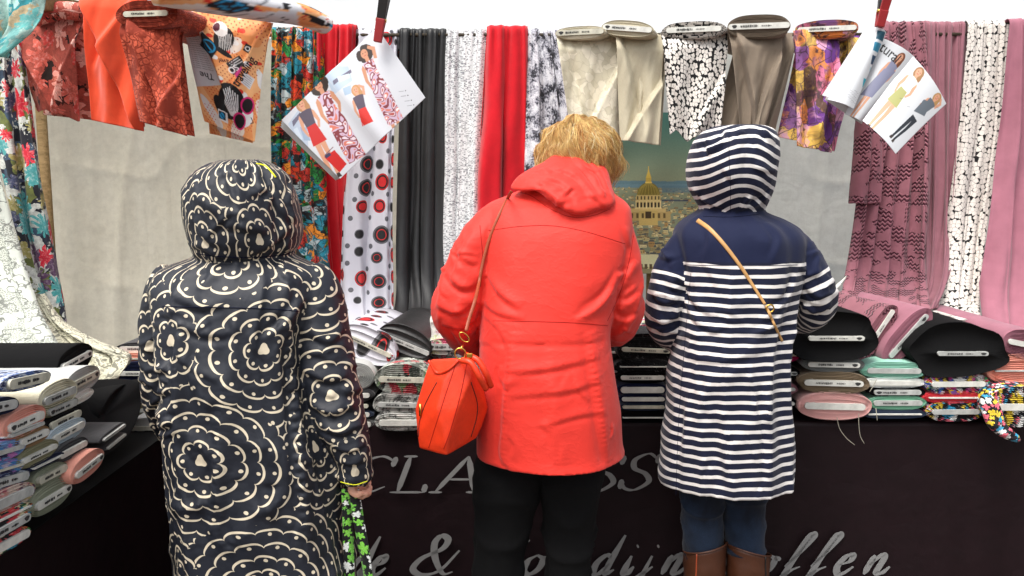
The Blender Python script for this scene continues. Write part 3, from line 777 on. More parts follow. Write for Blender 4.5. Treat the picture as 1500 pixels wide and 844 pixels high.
write([('C', 498, 70, 720), ('L', 566, 66, 720), ('A', 628, 78, 720), ('S', 850, 56, 718), ('S', 902, 56, 716)], .115, .38, .019, .15, .22)
write([('M', 420, 66, 840), ('o', 482, 36, 840), ('d', 512, 36, 840), ('e', 540, 34, 840), ('&', 596, 66, 838), ('G', 706, 54, 838), ('o', 762, 44, 838), ('r', 812, 36, 838),
       ('d', 864, 42, 838), ('i', 908, 30, 838), ('j', 932, 34, 838), ('n', 964, 46, 838), ('s', 1010, 32, 838), ('t', 1046, 32, 838), ('o', 1100, 42, 838), ('f', 1140, 44, 838), ('f', 1178, 44, 838), ('e', 1216, 42, 838), ('n', 1258, 50, 838)],
      .125, .42, .023, .3, .4)
# ------------------------------------------------------------------ bolts of cloth
def stad(w, h, p=2.6, n=36, seed=0, wob=0):
    out = []
    for k in range(n):
        a = 2 * PI * k / n; c, s = math.cos(a), math.sin(a)
        r = 1 + wob * nz(c * 1.3 + seed, s * 1.3)
        # stadium: round ends, flat middle
        hw = max(w / 2 - h / 2, 0); x = math.copysign(hw * abs(c) ** .62, c) + c * h / 2; z = s * h / 2
        out.append((x * r, z * r))
    return out
board_meshes = {}
def bolt(label, P, w, h, L, m, yaw=0, roll=0, pitch=0, bw=None, bh=.012, layers=None, group=None, seed=None, sag=0, open_=0, boardoff=(0, 0), name='fabric_bolt', label_print=True, lens=0, tail=1.0):
    """P: centre of the near end; axis runs away along +Y turned by yaw. w,h end size"""
    seed = seed if seed is not None else random.random() * 50
    t = thing(name, label, 'fabric bolt', P, group, (pitch, 0, yaw))
    t.rotation_euler = (Matrix.Rotation(yaw, 3, 'Z') @ Matrix.Rotation(pitch, 3, 'X') @ Matrix.Rotation(roll, 3, 'Y')).to_euler()
    bw = bw or w * .82; n = 44; wo = .05 if layers is None or layers > 1 else .24
    layers = layers or max(2, min(9, int((h - bh) / 2 / .0045)))
    V = []; uv = []
    def ring(W_, H_, y, wob, f):
        for k, (x, z) in enumerate(stad(W_, H_, n=n, seed=seed, wob=wob)):
            fx = x / (w / 2)
            zz = z + (h * lens * .5 * (1 - fx * fx) * (1 if z > 0 else -1) * f if lens else 0)
            zz += -sag * (fx * fx) * f
            V.append((x + boardoff[0] * (1 - f), y, zz + boardoff[1] * (1 - f)))
    gd = .012 if layers > 3 else .003
    # inner to outer on the end face, stepping like wound layers
    uvr = []
    for k in range(layers + 1):
        f = k / layers
        W_ = lerp(bw + .004, w, f); H_ = lerp(bh + .003, h, f)
        dy = .004 * nz(k * 3.1 + seed, 2) 
        ring(W_ - .0026, H_ - .0026, -.001 + gd + dy, wo, f); uvr.append(('e', f))
        ring(W_ - .0022, H_ - .0022, -.001 + dy, wo, f); uvr.append(('e', f))
        if k < layers:
            ring(W_, H_, -.001 + dy, wo, f); uvr.append(('e', f)); ring(W_ + .0005, H_ + .0005, -.001 + gd + dy, wo, f); uvr.append(('e', f))
    for y in (.004, .02, .06, .12, .2, .32, .45, .6, .8, 1.0):
        yy = y * L if y > .05 else y
        s = 1 + .06 * nz(yy * 9, seed) 
        ring(w * (1 - (1 - tail) * y), h * s * (1 - (1 - tail) * y), yy, wo + .01, 1); uvr.append(('b', yy))
    ring(w * .2, h * .1, L, 0, 1); uvr.append(('b', L))
    circ = 2 * (w + h)
    for typ, q in uvr:
        for k in range(n):
            uv.append((circ * k / n + seed, (q if typ == 'b' else -.02 * q) + seed * .37))
    Fs = grid_faces(n, len(uvr), True)
    Fs.append(tuple(range(n * (len(uvr) - 1), n * len(uvr))))
    mesh('cloth', V, Fs, m, t, uv, world=False)
    V, Fs = board_vf(bw, bh, -.007, .35, boardoff)
    b = mesh('board', V, Fs, M[('board', 'board', 'board2', 'board3')[int(seed * 7) % 4]], t, world=False, smooth=False)
    if label_print and bw > .05:
        pp = []
        r = random.Random(int(seed * 100)); y = -.0078
        x = -bw * .30; x1 = -bw * .02
        while x < x1:
            ww = r.uniform(.0012, .0035); pp.append(box_vf((x + boardoff[0], y, boardoff[1] + r.uniform(-.0006, .0006)), (ww, .0006, bh * r.uniform(.22, .42)))); x += ww + r.uniform(.0008, .002)
        x = bw * .05
        while x < bw * .2:
            ww = r.uniform(.001, .003); pp.append(box_vf((x + boardoff[0], y, boardoff[1]), (ww, .0006, bh * r.uniform(.15, .35)))); x += ww + r.uniform(.001, .0022)
        sx = r.choice((-1, 1)) * bw * .40
        pv = [(sx + boardoff[0] + .008 * math.cos(a) * (1 + .3 * math.sin(3 * a)), y, boardoff[1] + bh * .3 * math.sin(a)) for a in [2 * PI * i / 10 for i in range(10)]]
        pv2 = [(p[0], p[1] + .0006, p[2]) for p in pv]
        if r.random() < .55: pp.append((pv + pv2, [tuple(range(10))[::-1], tuple(range(10, 20))] + [(i, (i + 1) % 10, 10 + (i + 1) % 10, 10 + i) for i in range(10)]))
        V, Fs = join_vf(pp)
        mesh('label_print', V, Fs, M['print'], b, world=False, smooth=False)['kind'] = 'stuff'
    return t
def board_vf(bw, bh, y0, y1, off=(0, 0)):
    pts = []; hw = bw / 2 - bh / 2
    for k in range(9): a = PI / 2 - PI * k / 8; pts.append((hw + bh / 2 * math.cos(a), bh / 2 * math.sin(a)))
    for k in range(9): a = 3 * PI / 2 - PI * k / 8; pts.append((-hw + bh / 2 * math.cos(a), bh / 2 * math.sin(a)))
    n = len(pts); V = [(x + off[0], y0, z + off[1]) for x, z in pts] + [(x + off[0], y1, z + off[1]) for x, z in pts]
    Fs = [tuple(range(n)), tuple(range(n, 2 * n))[::-1]] + [(i, i + n, (i + 1) % n + n, (i + 1) % n) for i in range(n)]
    return V, Fs
def pbolt(label, x0, y0, x1, y1, m, Y=2.58, L=.55, **k):
    """bolt whose near end fills picture box x0..x1,y0..y1 at distance Y"""
    A = at(x0, (y0 + y1) / 2, Y); B = at(x1, (y0 + y1) / 2, Y); T = at((x0 + x1) / 2, y0, Y); Bo = at((x0 + x1) / 2, y1, Y)
    return bolt(label, (A + B) / 2, (B - A).length, (T - Bo).length, L, m, **k)
GB = 'bolts stacked on the long table'
# right part of the long table
pbolt('mid grey bolt end above the taupe bolt, right of the striped coat', 1176, 522, 1266, 546, M['grey'], group=GB, yaw=-.10, bh=.016)
pbolt('taupe brown bolt end between the grey and light pink bolts', 1170, 545, 1272, 577, M['brown'], group=GB, yaw=-.12, bh=.018)
pbolt('thick light pink bolt end at the bottom of its stack by the striped coat', 1170, 574, 1275, 616, M['ltpink'], group=GB, yaw=-.10, bh=.02, layers=9, label_print=False, seed=4)
pbolt('bright mint green bolt on top of its stack in the middle right', 1262, 530, 1356, 556, M['mint'], group=GB, yaw=-.05, bh=.016, label_print=False)
pbolt('white and pale mint bolt just below the bright mint one', 1264, 553, 1356, 569, M['white'], group=GB, bh=.014, label_print=False)
pbolt('black bolt with a long white label below the white and mint bolts', 1272, 567, 1356, 582, M['black'], group=GB, bh=.015)
pbolt('pale green bolt with a white label under the black bolt', 1271, 579, 1358, 601, M['green'], group=GB, bh=.016)
pbolt('flat navy bolt lying under the pale green bolt', 1262, 599, 1358, 614, M['slate'], group=GB, bh=.004, label_print=False)
pbolt('bright blue and yellow comic print bolt at the top of its stack', 1354, 546, 1452, 579, M['comic'], group=GB, yaw=.04, bh=.016, label_print=False)
pbolt('coral red bolt squeezed between two comic print bolts', 1352, 573, 1440, 592, M['coral'], group=GB, bh=.004, label_print=False)
pbolt('black comic print bolt with yellow edge at the bottom of its stack', 1356, 588, 1442, 618, M['comicdark'], group=GB, yaw=.03, bh=.015, label_print=False)
pbolt('black comic print bolt with a white board at the right edge', 1446, 566, 1530, 626, M['comicdark'], group=GB, bh=.02, label_print=False, Y=2.52, seed=12)
pbolt('pink peach bolt above the black comic print at the right edge', 1448, 524, 1540, 562, M['peach'], group=GB, bh=.004, label_print=False, seed=5, lens=.3)
pbolt('mauve pink bolt end with white board at the far right', 1468, 484, 1545, 527, M['mauve_pink'], group=GB, bh=.016, roll=.2, label_print=False)
pbolt('pink peach bolt under the comic print at the far right corner', 1490, 500, 1570, 560, M['coral'], group=GB, Y=2.75, bh=.01, label_print=False)
pbolt('bulky black bolt with a bent white label beside the striped sleeve', 1150, 462, 1290, 525, M['black'], group=GB, Y=2.56, L=.6, bw=.17, bh=.014, layers=1, boardoff=(.01, -.004), lens=.2, seed=3)
pbolt('bulky black bolt with a straight label below the block print bolt', 1332, 480, 1478, 548, M['black'], group=GB, Y=2.57, L=.6, bw=.155, bh=.013, layers=1, boardoff=(.01, -.008), lens=.2, seed=9)
pbolt('thin white and black block print bolt lying under its drape', 1368, 468, 1462, 490, M['squares2'], group=GB, Y=2.82, L=.4, yaw=.15, bh=.012, bw=.19)
P_ = at(1285, 488, 2.66)
bolt('tilted mauve bolt with smocked print and a steep white board', P_, .215, .062, .5, M['smock'], yaw=.15, roll=-.98, group=GB, bh=.014, layers=6)
P_ = at(1330, 492, 2.63)
bolt('tilted plain mauve bolt leaning against the smocked one', P_, .215, .085, .5, M['mauve_pink'], yaw=.1, roll=-.85, group=GB, bh=.016, layers=7)
for lab, a in (('small magenta bolt end peeping past the striped coat', (1118, 506, 1173, 532, M['magenta'])), ('black bolt end with white board below the magenta one', (1118, 538, 1172, 556, M['black'])),
               ('small dusty pink bolt end low beside the striped coat', (1118, 560, 1169, 580, M['mauve'])), ('black bolt end at the bottom beside the striped coat', (1116, 582, 1168, 600, M['black']))):
    pbolt(lab, *a, group=GB, Y=2.62, bh=.011)
# between the red coat and the striped coat
pbolt('fluffy black boucle bolt on top between the two right women', 902, 494, 990, 532, M['boucle'], group=GB, Y=2.6, yaw=.1, roll=.06, bh=.013, lens=.3)
pbolt('second black boucle bolt under the first one', 900, 526, 985, 548, M['boucle'], group=GB, Y=2.6, bh=.003, label_print=False)
pbolt('black bolt with a printed white label between the two right women', 902, 544, 980, 562, M['black'], group=GB, Y=2.6, bh=.013)
pbolt('navy bolt with a thick cream board below the labelled black bolt', 902, 562, 980, 580, M['navy'], group=GB, Y=2.6, bh=.018, label_print=False)
pbolt('navy bolt with a thin cream board, third from the bottom', 904, 578, 980, 591, M['navy'], group=GB, Y=2.6, bh=.012, label_print=False)
pbolt('dark slate bolt with the lowest cream board between the two right women', 905, 590, 980, 602, M['slate'], group=GB, Y=2.6, bh=.009, label_print=False)
pbolt('limp black bolt at the bottom between the two right women', 905, 601, 982, 622, M['black'], group=GB, Y=2.6, bh=.003, label_print=False)
pbolt('pink and white floral bolt corner above the black boucle bolts', 930, 474, 985, 496, M['brightfl'], group=GB, Y=2.75, bh=.003, label_print=False)
pbolt('small dark grey bolt end tucked against the red coat', 880, 504, 906, 528, M['darkgrey'], group=GB, Y=2.64, bh=.006, label_print=False)
pbolt('small black bolt end below the grey one against the red coat', 884, 532, 906, 556, M['boucle'], group=GB, Y=2.64, bh=.006, label_print=False)
# between the flower coat and the bag
pbolt('circle print bolt with a sloping white board below its drape', 492, 480, 584, 530, M['dots'], group=GB, Y=2.66, L=.35, roll=.42, bw=.17, bh=.013, yaw=-.12, layers=2, seed=2)
pbolt('black satin bolt with a sloping white board left of the bag', 548, 478, 636, 528, M['black_satin'], group=GB, Y=2.68, L=.35, roll=.38, bw=.175, bh=.014, yaw=-.12, layers=2)
pbolt('pink and green sketch floral bolt above the orange handbag', 620, 496, 690, 520, M['brightfl'], group=GB, Y=2.68, L=.35, bh=.02)
pbolt('grey green and red floral bolt with layered end left of the handbag', 547, 534, 630, 578, M['greyfl'], group=GB, Y=2.58, bh=.017, layers=6, yaw=-.1)
pbolt('white and grey lace print bolt under the floral one', 545, 576, 628, 610, M['lacegrey'], group=GB, Y=2.58, bh=.015, layers=6, yaw=-.1)
pbolt('white board bolt with crumpled lace at the bottom left of the handbag', 548, 606, 626, 632, M['lacegrey'], group=GB, Y=2.57, bh=.018, layers=3, label_print=False)
pbolt('cream roll with grey core beside the flower coat sleeve', 480, 531, 549, 572, M['ltgrey'], group=GB, Y=2.6, bh=.008, layers=8, label_print=False, bw=.05)
pbolt('dark grey bolt end below the cream roll beside the sleeve', 480, 568, 548, 590, M['darkgrey'], group=GB, Y=2.6, bh=.014, label_print=False)
pbolt('black bolt with white board third up from the bottom by the sleeve', 480, 588, 546, 601, M['black'], group=GB, Y=2.6, bh=.012, label_print=False)
pbolt('slate bolt with white board second up from the bottom by the sleeve', 480, 600, 548, 614, M['slate'], group=GB, Y=2.6, bh=.014, label_print=False)
pbolt('grey bolt with boxed white label lowest by the flower coat sleeve', 480, 613, 550, 630, M['grey'], group=GB, Y=2.6, bh=.016)
# left end of the long table
pbolt('grey and black bolt with a label at the back left corner', 168, 502, 250, 520, M['darkgrey'], group=GB, Y=2.85, L=.4, bh=.018)
pbolt('salmon pink bolt below the grey one at the back left', 165, 517, 250, 534, M['peach'], group=GB, Y=2.82, L=.4, bh=.004, label_print=False)
pbolt('navy blue bolt with white label at the back left', 164, 532, 250, 562, M['navy'], group=GB, Y=2.8, L=.4, bh=.014, lens=.1)
pbolt('light grey bolt on the table corner left of the flower coat', 183, 612, 262, 642, M['ltgrey'], group=GB, Y=2.5, L=.4, bh=.012, layers=7, label_print=False)
pbolt('thin white and grey bolt above the light grey corner bolt', 190, 590, 262, 612, M['olive'], group=GB, Y=2.6, L=.4, bh=.010, label_print=False)
pbolt('black bolt under the navy one at the back left', 168, 560, 252, 592, M['black'], group=GB, Y=2.74, L=.4, bh=.008, label_print=False)
for i, (a, b, y0, y1) in enumerate([(570, 640, 505, 535), (640, 720, 520, 560), (1000, 1110, 500, 540), (1000, 1110, 545, 580), (790, 880, 500, 540), (700, 790, 545, 600), (1000, 1110, 582, 612)]):
    pass
# ---- side table: bolts with their ends facing right, axis along -X
GS = 'bolts stacked on the side table'
def sbolt(label, x0, y0, x1, y1, dtop, m, X=-.98, L=.55, h=None, **k):
    """left end (x0,y0 = centre of the near side) to right end (x1,y1) of the end face, both on the plane X"""
    def onx(px, py):
        d = ray(px, py); return CAM + d * (X / d.x)
    A = onx(x0, y0); B = onx(x1, y1); w = (B - A).length
    C = onx((x0 + x1) / 2, (y0 + y1) / 2 - dtop / 2); D = onx((x0 + x1) / 2, (y0 + y1) / 2 + dtop / 2)
    roll = math.atan2(B.z - A.z, B.y - A.y)
    return bolt(label, (A + B) / 2, w, (C - D).length, L, m, yaw=PI / 2, roll=-roll, group=GS, **k)
sbolt('big black bolt on top of the left stacks, its end facing right', 84, 542, 136, 514, 36, M['black'], X=-1.12, bh=.016, L=.8, layers=2, lens=.15)
sbolt('blue and white paisley bolt on top of the nearest left stack', 2, 566, 75, 550, 26, M['bluefl'], bh=.02, L=.6, seed=6)
sbolt('navy bolt with label under the blue paisley bolt', -30, 602, 26, 590, 26, M['navy'], bh=.018, L=.6)
sbolt('light grey bolt behind the cream one on the left stacks', 96, 570, 146, 544, 36, M['ltgrey'], X=-1.06, bh=.018, L=.6)
sbolt('cream white bolt in the middle of the top of the left stacks', 56, 592, 113, 568, 42, M['cream'], X=-1.02, bh=.017, L=.6)
sbolt('grey white layered bolt under the light grey one', 104, 590, 136, 572, 16, M['white'], X=-1.06, bh=.006, L=.5, label_print=False)
sbolt('dark olive grey bolt under the cream one on the left', 64, 608, 114, 586, 20, M['olive'], X=-1.02, bh=.016, L=.5)
sbolt('large pale peach bolt under the navy one at the left edge', 4, 632, 66, 604, 40, M['peach'], bh=.017, L=.6)
sbolt('black bolt with a long white board under the olive grey one', 66, 628, 120, 602, 18, M['black'], X=-1.01, bh=.016, L=.5)
sbolt('pale blue bolt with a white label lower down the middle stack', 70, 648, 125, 618, 30, M['paleblue'], X=-1.0, bh=.015, L=.5)
sbolt('tan brown bolt under the pale peach one', 22, 652, 72, 630, 26, M['tan'], bh=.014, L=.5)
sbolt('thin white bolt between the peach and tan ones', 6, 642, 66, 618, 9, M['white'], bh=.006, L=.5, label_print=False)
sbolt('black bolt with white board below the pale blue one', 80, 672, 128, 646, 26, M['darkgrey'], X=-.99, bh=.013, L=.5, label_print=False)
sbolt('sage olive bolt below the tan one', 24, 680, 85, 650, 30, M['olive'], bh=.010, L=.5)
sbolt('violet and blue floral bolt at the left edge', -30, 672, 37, 652, 30, M['violetfl'], bh=.008, L=.5, label_print=False)
sbolt('second violet floral bolt under the first at the left edge', -30, 698, 37, 678, 24, M['violetfl'], bh=.004, L=.5, label_print=False, seed=22)
sbolt('navy bolt squeezed between the olive and the grey green ones', 40, 690, 94, 664, 12, M['navy'], bh=.003, L=.5, label_print=False)
sbolt('grey green bolt with two labels above the lowest sage one', 48, 708, 99, 682, 26, M['sage'], X=-.985, bh=.016, L=.5)
sbolt('large sage bolt at the bottom of the middle left stack', 44, 748, 106, 710, 40, M['sage'], X=-.98, bh=.016, L=.5, seed=31)
sbolt('peach pink bolt end leaning at the corner of the side table', 104, 702, 152, 664, 34, M['peach'], X=-.965, bh=.014, L=.45)
sbolt('dark blue print bolt with white label at the left edge', -30, 716, 44, 694, 22, M['bluefl'], bh=.017, L=.5, seed=17)
sbolt('pink and cream print bolt at the left edge', -30, 752, 52, 714, 34, M['pinkprint'], X=-.97, bh=.018, L=.5, label_print=False)
sbolt('turquoise black print bolt at the left edge', -30, 776, 48, 738, 18, M['tropicdark'], X=-.965, bh=.003, L=.5, label_print=False)
sbolt('black tropical print bolt with a white label at the bottom left', -34, 798, 47, 752, 24, M['tropicdark'], X=-.96, bh=.016, L=.5, seed=41)
sbolt('black tropical print bolt with red flowers lowest at the left edge', -34, 820, 46, 776, 28, M['tropicdark'], X=-.96, bh=.016, L=.5, seed=43, label_print=False)
sbolt('large slack black bolt at the inner corner of the tables', 140, 632, 204, 580, 64, M['black'], X=-1.12, bh=.005, L=.5, layers=1, label_print=False)
sbolt('white board bolt poking out below the black corner bolt', 146, 648, 184, 620, 12, M['darkgrey'], X=-1.0, bh=.007, L=.4, label_print=False)
sbolt('second white board bolt poking out below the black corner bolt', 152, 660, 184, 634, 9, M['darkgrey'], X=-1.0, bh=.006, L=.4, label_print=False)
# ------------------------------------------------------------------ bolts up on the rail with hanging cloth
GH = 'bolts on the rail with cloth hanging from them'
def hang(parent, TL, TR, BL, BR, m, folds, nu=70, nv=90, curl=.03, uvs=1.0, seed=1, drop=None, canvas=None, midx=None, zig=0, wav=.01, nwav=2.0, name='hanging_cloth', thick=.0015):
    """hanging cloth between four (px,py,Y) corners; folds: (s0,t0,s1,t1,amp,width) diagonal step folds"""
    TL, TR, BL, BR = [at(*c) for c in (TL, TR, BL, BR)]
    V = []; uv = []
    W_ = (TR - TL).length; H_ = (BL - TL).length
    for j in range(nv):
        t = j / (nv - 1)
        for i in range(nu):
            s = i / (nu - 1)
            p = TL.lerp(TR, s).lerp(BL.lerp(BR, s), t)
            off = 0; dx = 0
            for (s0, t0, s1, t1, a, w) in folds:
                ex, ey = s1 - s0, t1 - t0; l = math.hypot(ex, ey)
                d = ((s - s0) * ey - (t - t0) * ex) / l
                al = ((s - s0) * ex + (t - t0) * ey) / l / l
                k = sstep(-.15, .1, al) * sstep(1.2, .9, al)
                g = a * k * (sstep(-w, w * .25, d) * math.exp(-max(d, 0) * 3.2))
                off += g
            off += wav * math.sin(2 * PI * (nwav * s + .4 * t + seed)) * sstep(.05, .6, t)
            off += .006 * nz(s * 4, t * 3, seed) + .003 * nz(s * 9 + t * 4, t * 5, seed + 4)
            back = curl * (1 - sstep(0, .14, t)) 
            z = zig * (abs(((s * 2.2 + seed) % 1) - .5) * 2 - .5) * sstep(.9, 1, t)
            p = p + Vector((0, -off + back, z + .4 * back * (1 - t)))
            V.append(p); uv.append((s * W_ * uvs * 1.15 + seed * 3, -t * H_ * uvs))
    cols = canvas(np.array([(u[0], u[1]) for u in [((k % nu) / (nu - 1), (k // nu) / (nv - 1)) for k in range(nu * nv)]])) if canvas else None
    o = mesh(name, V, grid_faces(nu, nv), m, parent, uv, cols=cols); solid(o, thick)
    return o
def hbolt(label, box, m, Y, yaw, TL, TR, BL, BR, folds, L=.42, **kw):
    hk = {k: kw.pop(k) for k in list(kw) if k in ('wav', 'nwav', 'zig', 'seed', 'uvs', 'curl', 'canvas')}
    m2 = kw.pop('hm', m)
    t = pbolt(label, *box, m, Y=Y, L=L, yaw=yaw, group=GH, **kw)
    for i, (a, b, c, d, f) in enumerate([(TL, TR, BL, BR, folds)] if TL else []):
        hang(t, a, b, c, d, m2, f, **hk)
    return t
# from the left
t = hbolt('cream damask bolt on the rail nearest the blonde woman', (812, 38, 888, 57), M['damask'], 3.02, -.28, (815, 52, 3.02), (904, 56, 3.06), (838, 206, 3.02), (908, 214, 3.04), [(1.0, .3, .25, 1.02, .035, .05), (.1, 0, .45, 1.0, -.02, .1)], bh=.018, bw=.165, layers=2, seed=2.3)
hang(t, (870, 60, 3.07), (906, 58, 3.10), (862, 206, 3.07), (908, 228, 3.07), M['damask'], [(.2, 0, .5, 1, .02, .08)], seed=5.2, name='cloth_end')
t = hbolt('beige linen bolt on the rail second from the left of the pale ones', (880, 30, 958, 54), M['linen'], 3.0, -.3, (903, 50, 3.0), (974, 54, 3.04), (908, 206, 3.02), (964, 213, 3.02), [(1.02, .42, .15, 1.0, .04, .05), (.15, 0, .6, .8, -.025, .12)], bh=.018, bw=.17, layers=2, roll=.12, seed=3.6)
hang(t, (925, 60, 3.06), (976, 56, 3.08), (906, 196, 3.06), (968, 213, 3.05), M['linen'], [(.2, 0, .5, 1, .02, .08)], seed=6.2, name='cloth_end')
t = hbolt('black and white square print bolt on the rail', (970, 31, 1062, 56), M['squares'], 3.0, -.22, (970, 50, 3.0), (1068, 52, 3.02), (981, 196, 3.01), (1052, 208, 3.0), [(1.0, .4, .4, 1.05, .03, .06), (.0, .2, .4, 1.05, .02, .1)], bh=.018, bw=.185, layers=4, zig=.035, seed=1.7)
t = hbolt('thick taupe twill bolt on the rail', (1066, 21, 1157, 56), M['taupe'], 2.97, -.2, (1069, 46, 2.98), (1150, 50, 3.0), (1086, 212, 3.0), (1112, 212, 2.99), [(.1, 0, .65, 1.0, .03, .05), (1.0, .2, .5, 1, .035, .05)], bh=.019, bw=.2, layers=7, seed=7.1)
hang(t, (1080, 56, 3.06), (1164, 52, 3.08), (1040, 204, 3.06), (1128, 216, 3.04), M['taupe'], [(.35, 0, .25, 1, .02, .05), (.7, 0, .6, 1, .03, .05), (1, .1, .8, 1, .02, .04)], seed=3.3, name='cloth_end')
t = hbolt('purple watercolour floral bolt on the rail left of the right magazine', (1166, 29, 1256, 56), M['purplefl'], 3.0, -.28, (1166, 48, 3.0), (1232, 52, 3.02), (1166, 214, 3.02), (1216, 224, 3.0), [(.1, 0, .5, .9, .04, .06), (1, .25, .3, 1, .03, .06)], bh=.017, bw=.19, layers=5, seed=4.8)
hang(t, (1168, 60, 3.08), (1262, 56, 3.1), (1140, 200, 3.06), (1222, 222, 3.05), M['purplefl'], [(.3, 0, .3, 1, .02, .05), (.8, 0, .7, 1, .02, .05)], seed=8.3, name='cloth_end')
# left upper group (nearer)
t = hbolt('rust lace print bolt on the beam with cloth hanging down', (165, 0, 264, 41), M['rust'], 2.75, -.15, (170, 30, 2.76), (262, 34, 2.78), (206, 178, 2.78), (276, 200, 2.76), [(.15, 0, .62, 1.0, .045, .05), (1, .45, .35, 1.02, .03, .06)], bh=.017, bw=.15, layers=9, seed=6.6)
hang(t, (195, 44, 2.82), (266, 40, 2.84), (204, 178, 2.83), (284, 200, 2.8), M['rust'], [(.3, 0, .5, 1, .03, .06)], seed=1.3, name='cloth_end')
o = thing('hanging_cloth', 'plain bright orange cloth hanging left of the rust lace print', 'hanging cloth', at(165, 100, 2.9), GH)
hang(o, (119, -14, 2.9), (215, -10, 2.9), (133, 176, 2.9), (214, 193, 2.88), M['orange'], [(.0, .1, .9, 1.0, .05, .04), (.9, .0, .2, .55, .03, .08)], seed=2.2, name='front_layer')
hang(o, (122, -12, 2.95), (210, -10, 2.95), (140, 176, 2.95), (212, 186, 2.95), M['orange'], [(.4, .1, .6, 1.0, .03, .04)], seed=5.2, name='back_layer')
o = thing('hanging_cloth', 'coral rose floral cloth hanging below the wooden beam', 'hanging cloth', at(75, 100, 3.0), GH)
hang(o, (10, 40, 2.98), (120, 22, 3.0), (52, 160, 3.0), (118, 176, 2.98), M['coralfl'], [(.0, .1, .5, 1.0, .05, .05), (1, .2, .55, 1, .05, .05)], seed=3.4, zig=.015, name='front_layer')
hang(o, (60, 20, 3.05), (124, 24, 3.05), (62, 168, 3.05), (136, 176, 3.03), M['coralfl'], [(.6, .1, .6, 1.0, .04, .04)], seed=7.4, name='back_layer')
# roll across the top of the coral cloth
V, Fs = tube_vf(smooth_path([at(50, 26, 2.97), at(85, 16, 2.98), at(124, 18, 3.0)], 14), .03, 14); uv = [((i % 14) * .014, (i // 14) * .03) for i in range(len(V))]
mesh('top_roll', V, Fs, M['coralfl'], o, uv)
drape('fabric_drape', 'turquoise and cream rose floral drape in the top left corner', [(-20, -40, 64, 2.5), (10, -40, 62, 2.5), (40, -40, 50, 2.5), (62, -40, 30, 2.5), (84, -40, 2, 2.5)], 2, .03, M['turq'], top=False, seed=1.9, group='drapes at the left side of the stall', nv=60)
drape('fabric_drape', 'white ground drape with red and navy flowers falling at the left side', [(60, -8, 34, 2.95), (170, -2, 52, 2.95), (280, 18, 66, 2.9), (380, 42, 84, 2.85), (440, 56, 100, 2.8), (492, 66, 108, 2.75)], 2.0, .05, M['whitefl'], top=False, seed=4.1, group='drapes at the left side of the stall', hem=.01)
drape('lace_curtain', 'white flower lace falling in front of the left side onto the bolts', [(180, -60, 2, 2.75), (250, -60, 4, 2.72), (320, -60, 18, 2.68), (400, -60, 42, 2.6), (460, -60, 66, 2.5), (510, -60, 92, 2.38), (540, -60, 98, 2.25)], 3, .045, M['lace'], top=False, seed=6.4, group='drapes at the left side of the stall', cat='lace')
drape('lace_edging', 'cream crochet lace spilling over the back left bolts', [(430, 44, 66, 2.68), (470, 62, 96, 2.6), (500, 80, 150, 2.55), (520, 104, 196, 2.52), (545, 124, 184, 2.48), (562, 136, 168, 2.46)], 3, .04, M['crochet'], top=False, seed=3.8, group='drapes at the left side of the stall', cat='lace', hem=.012)
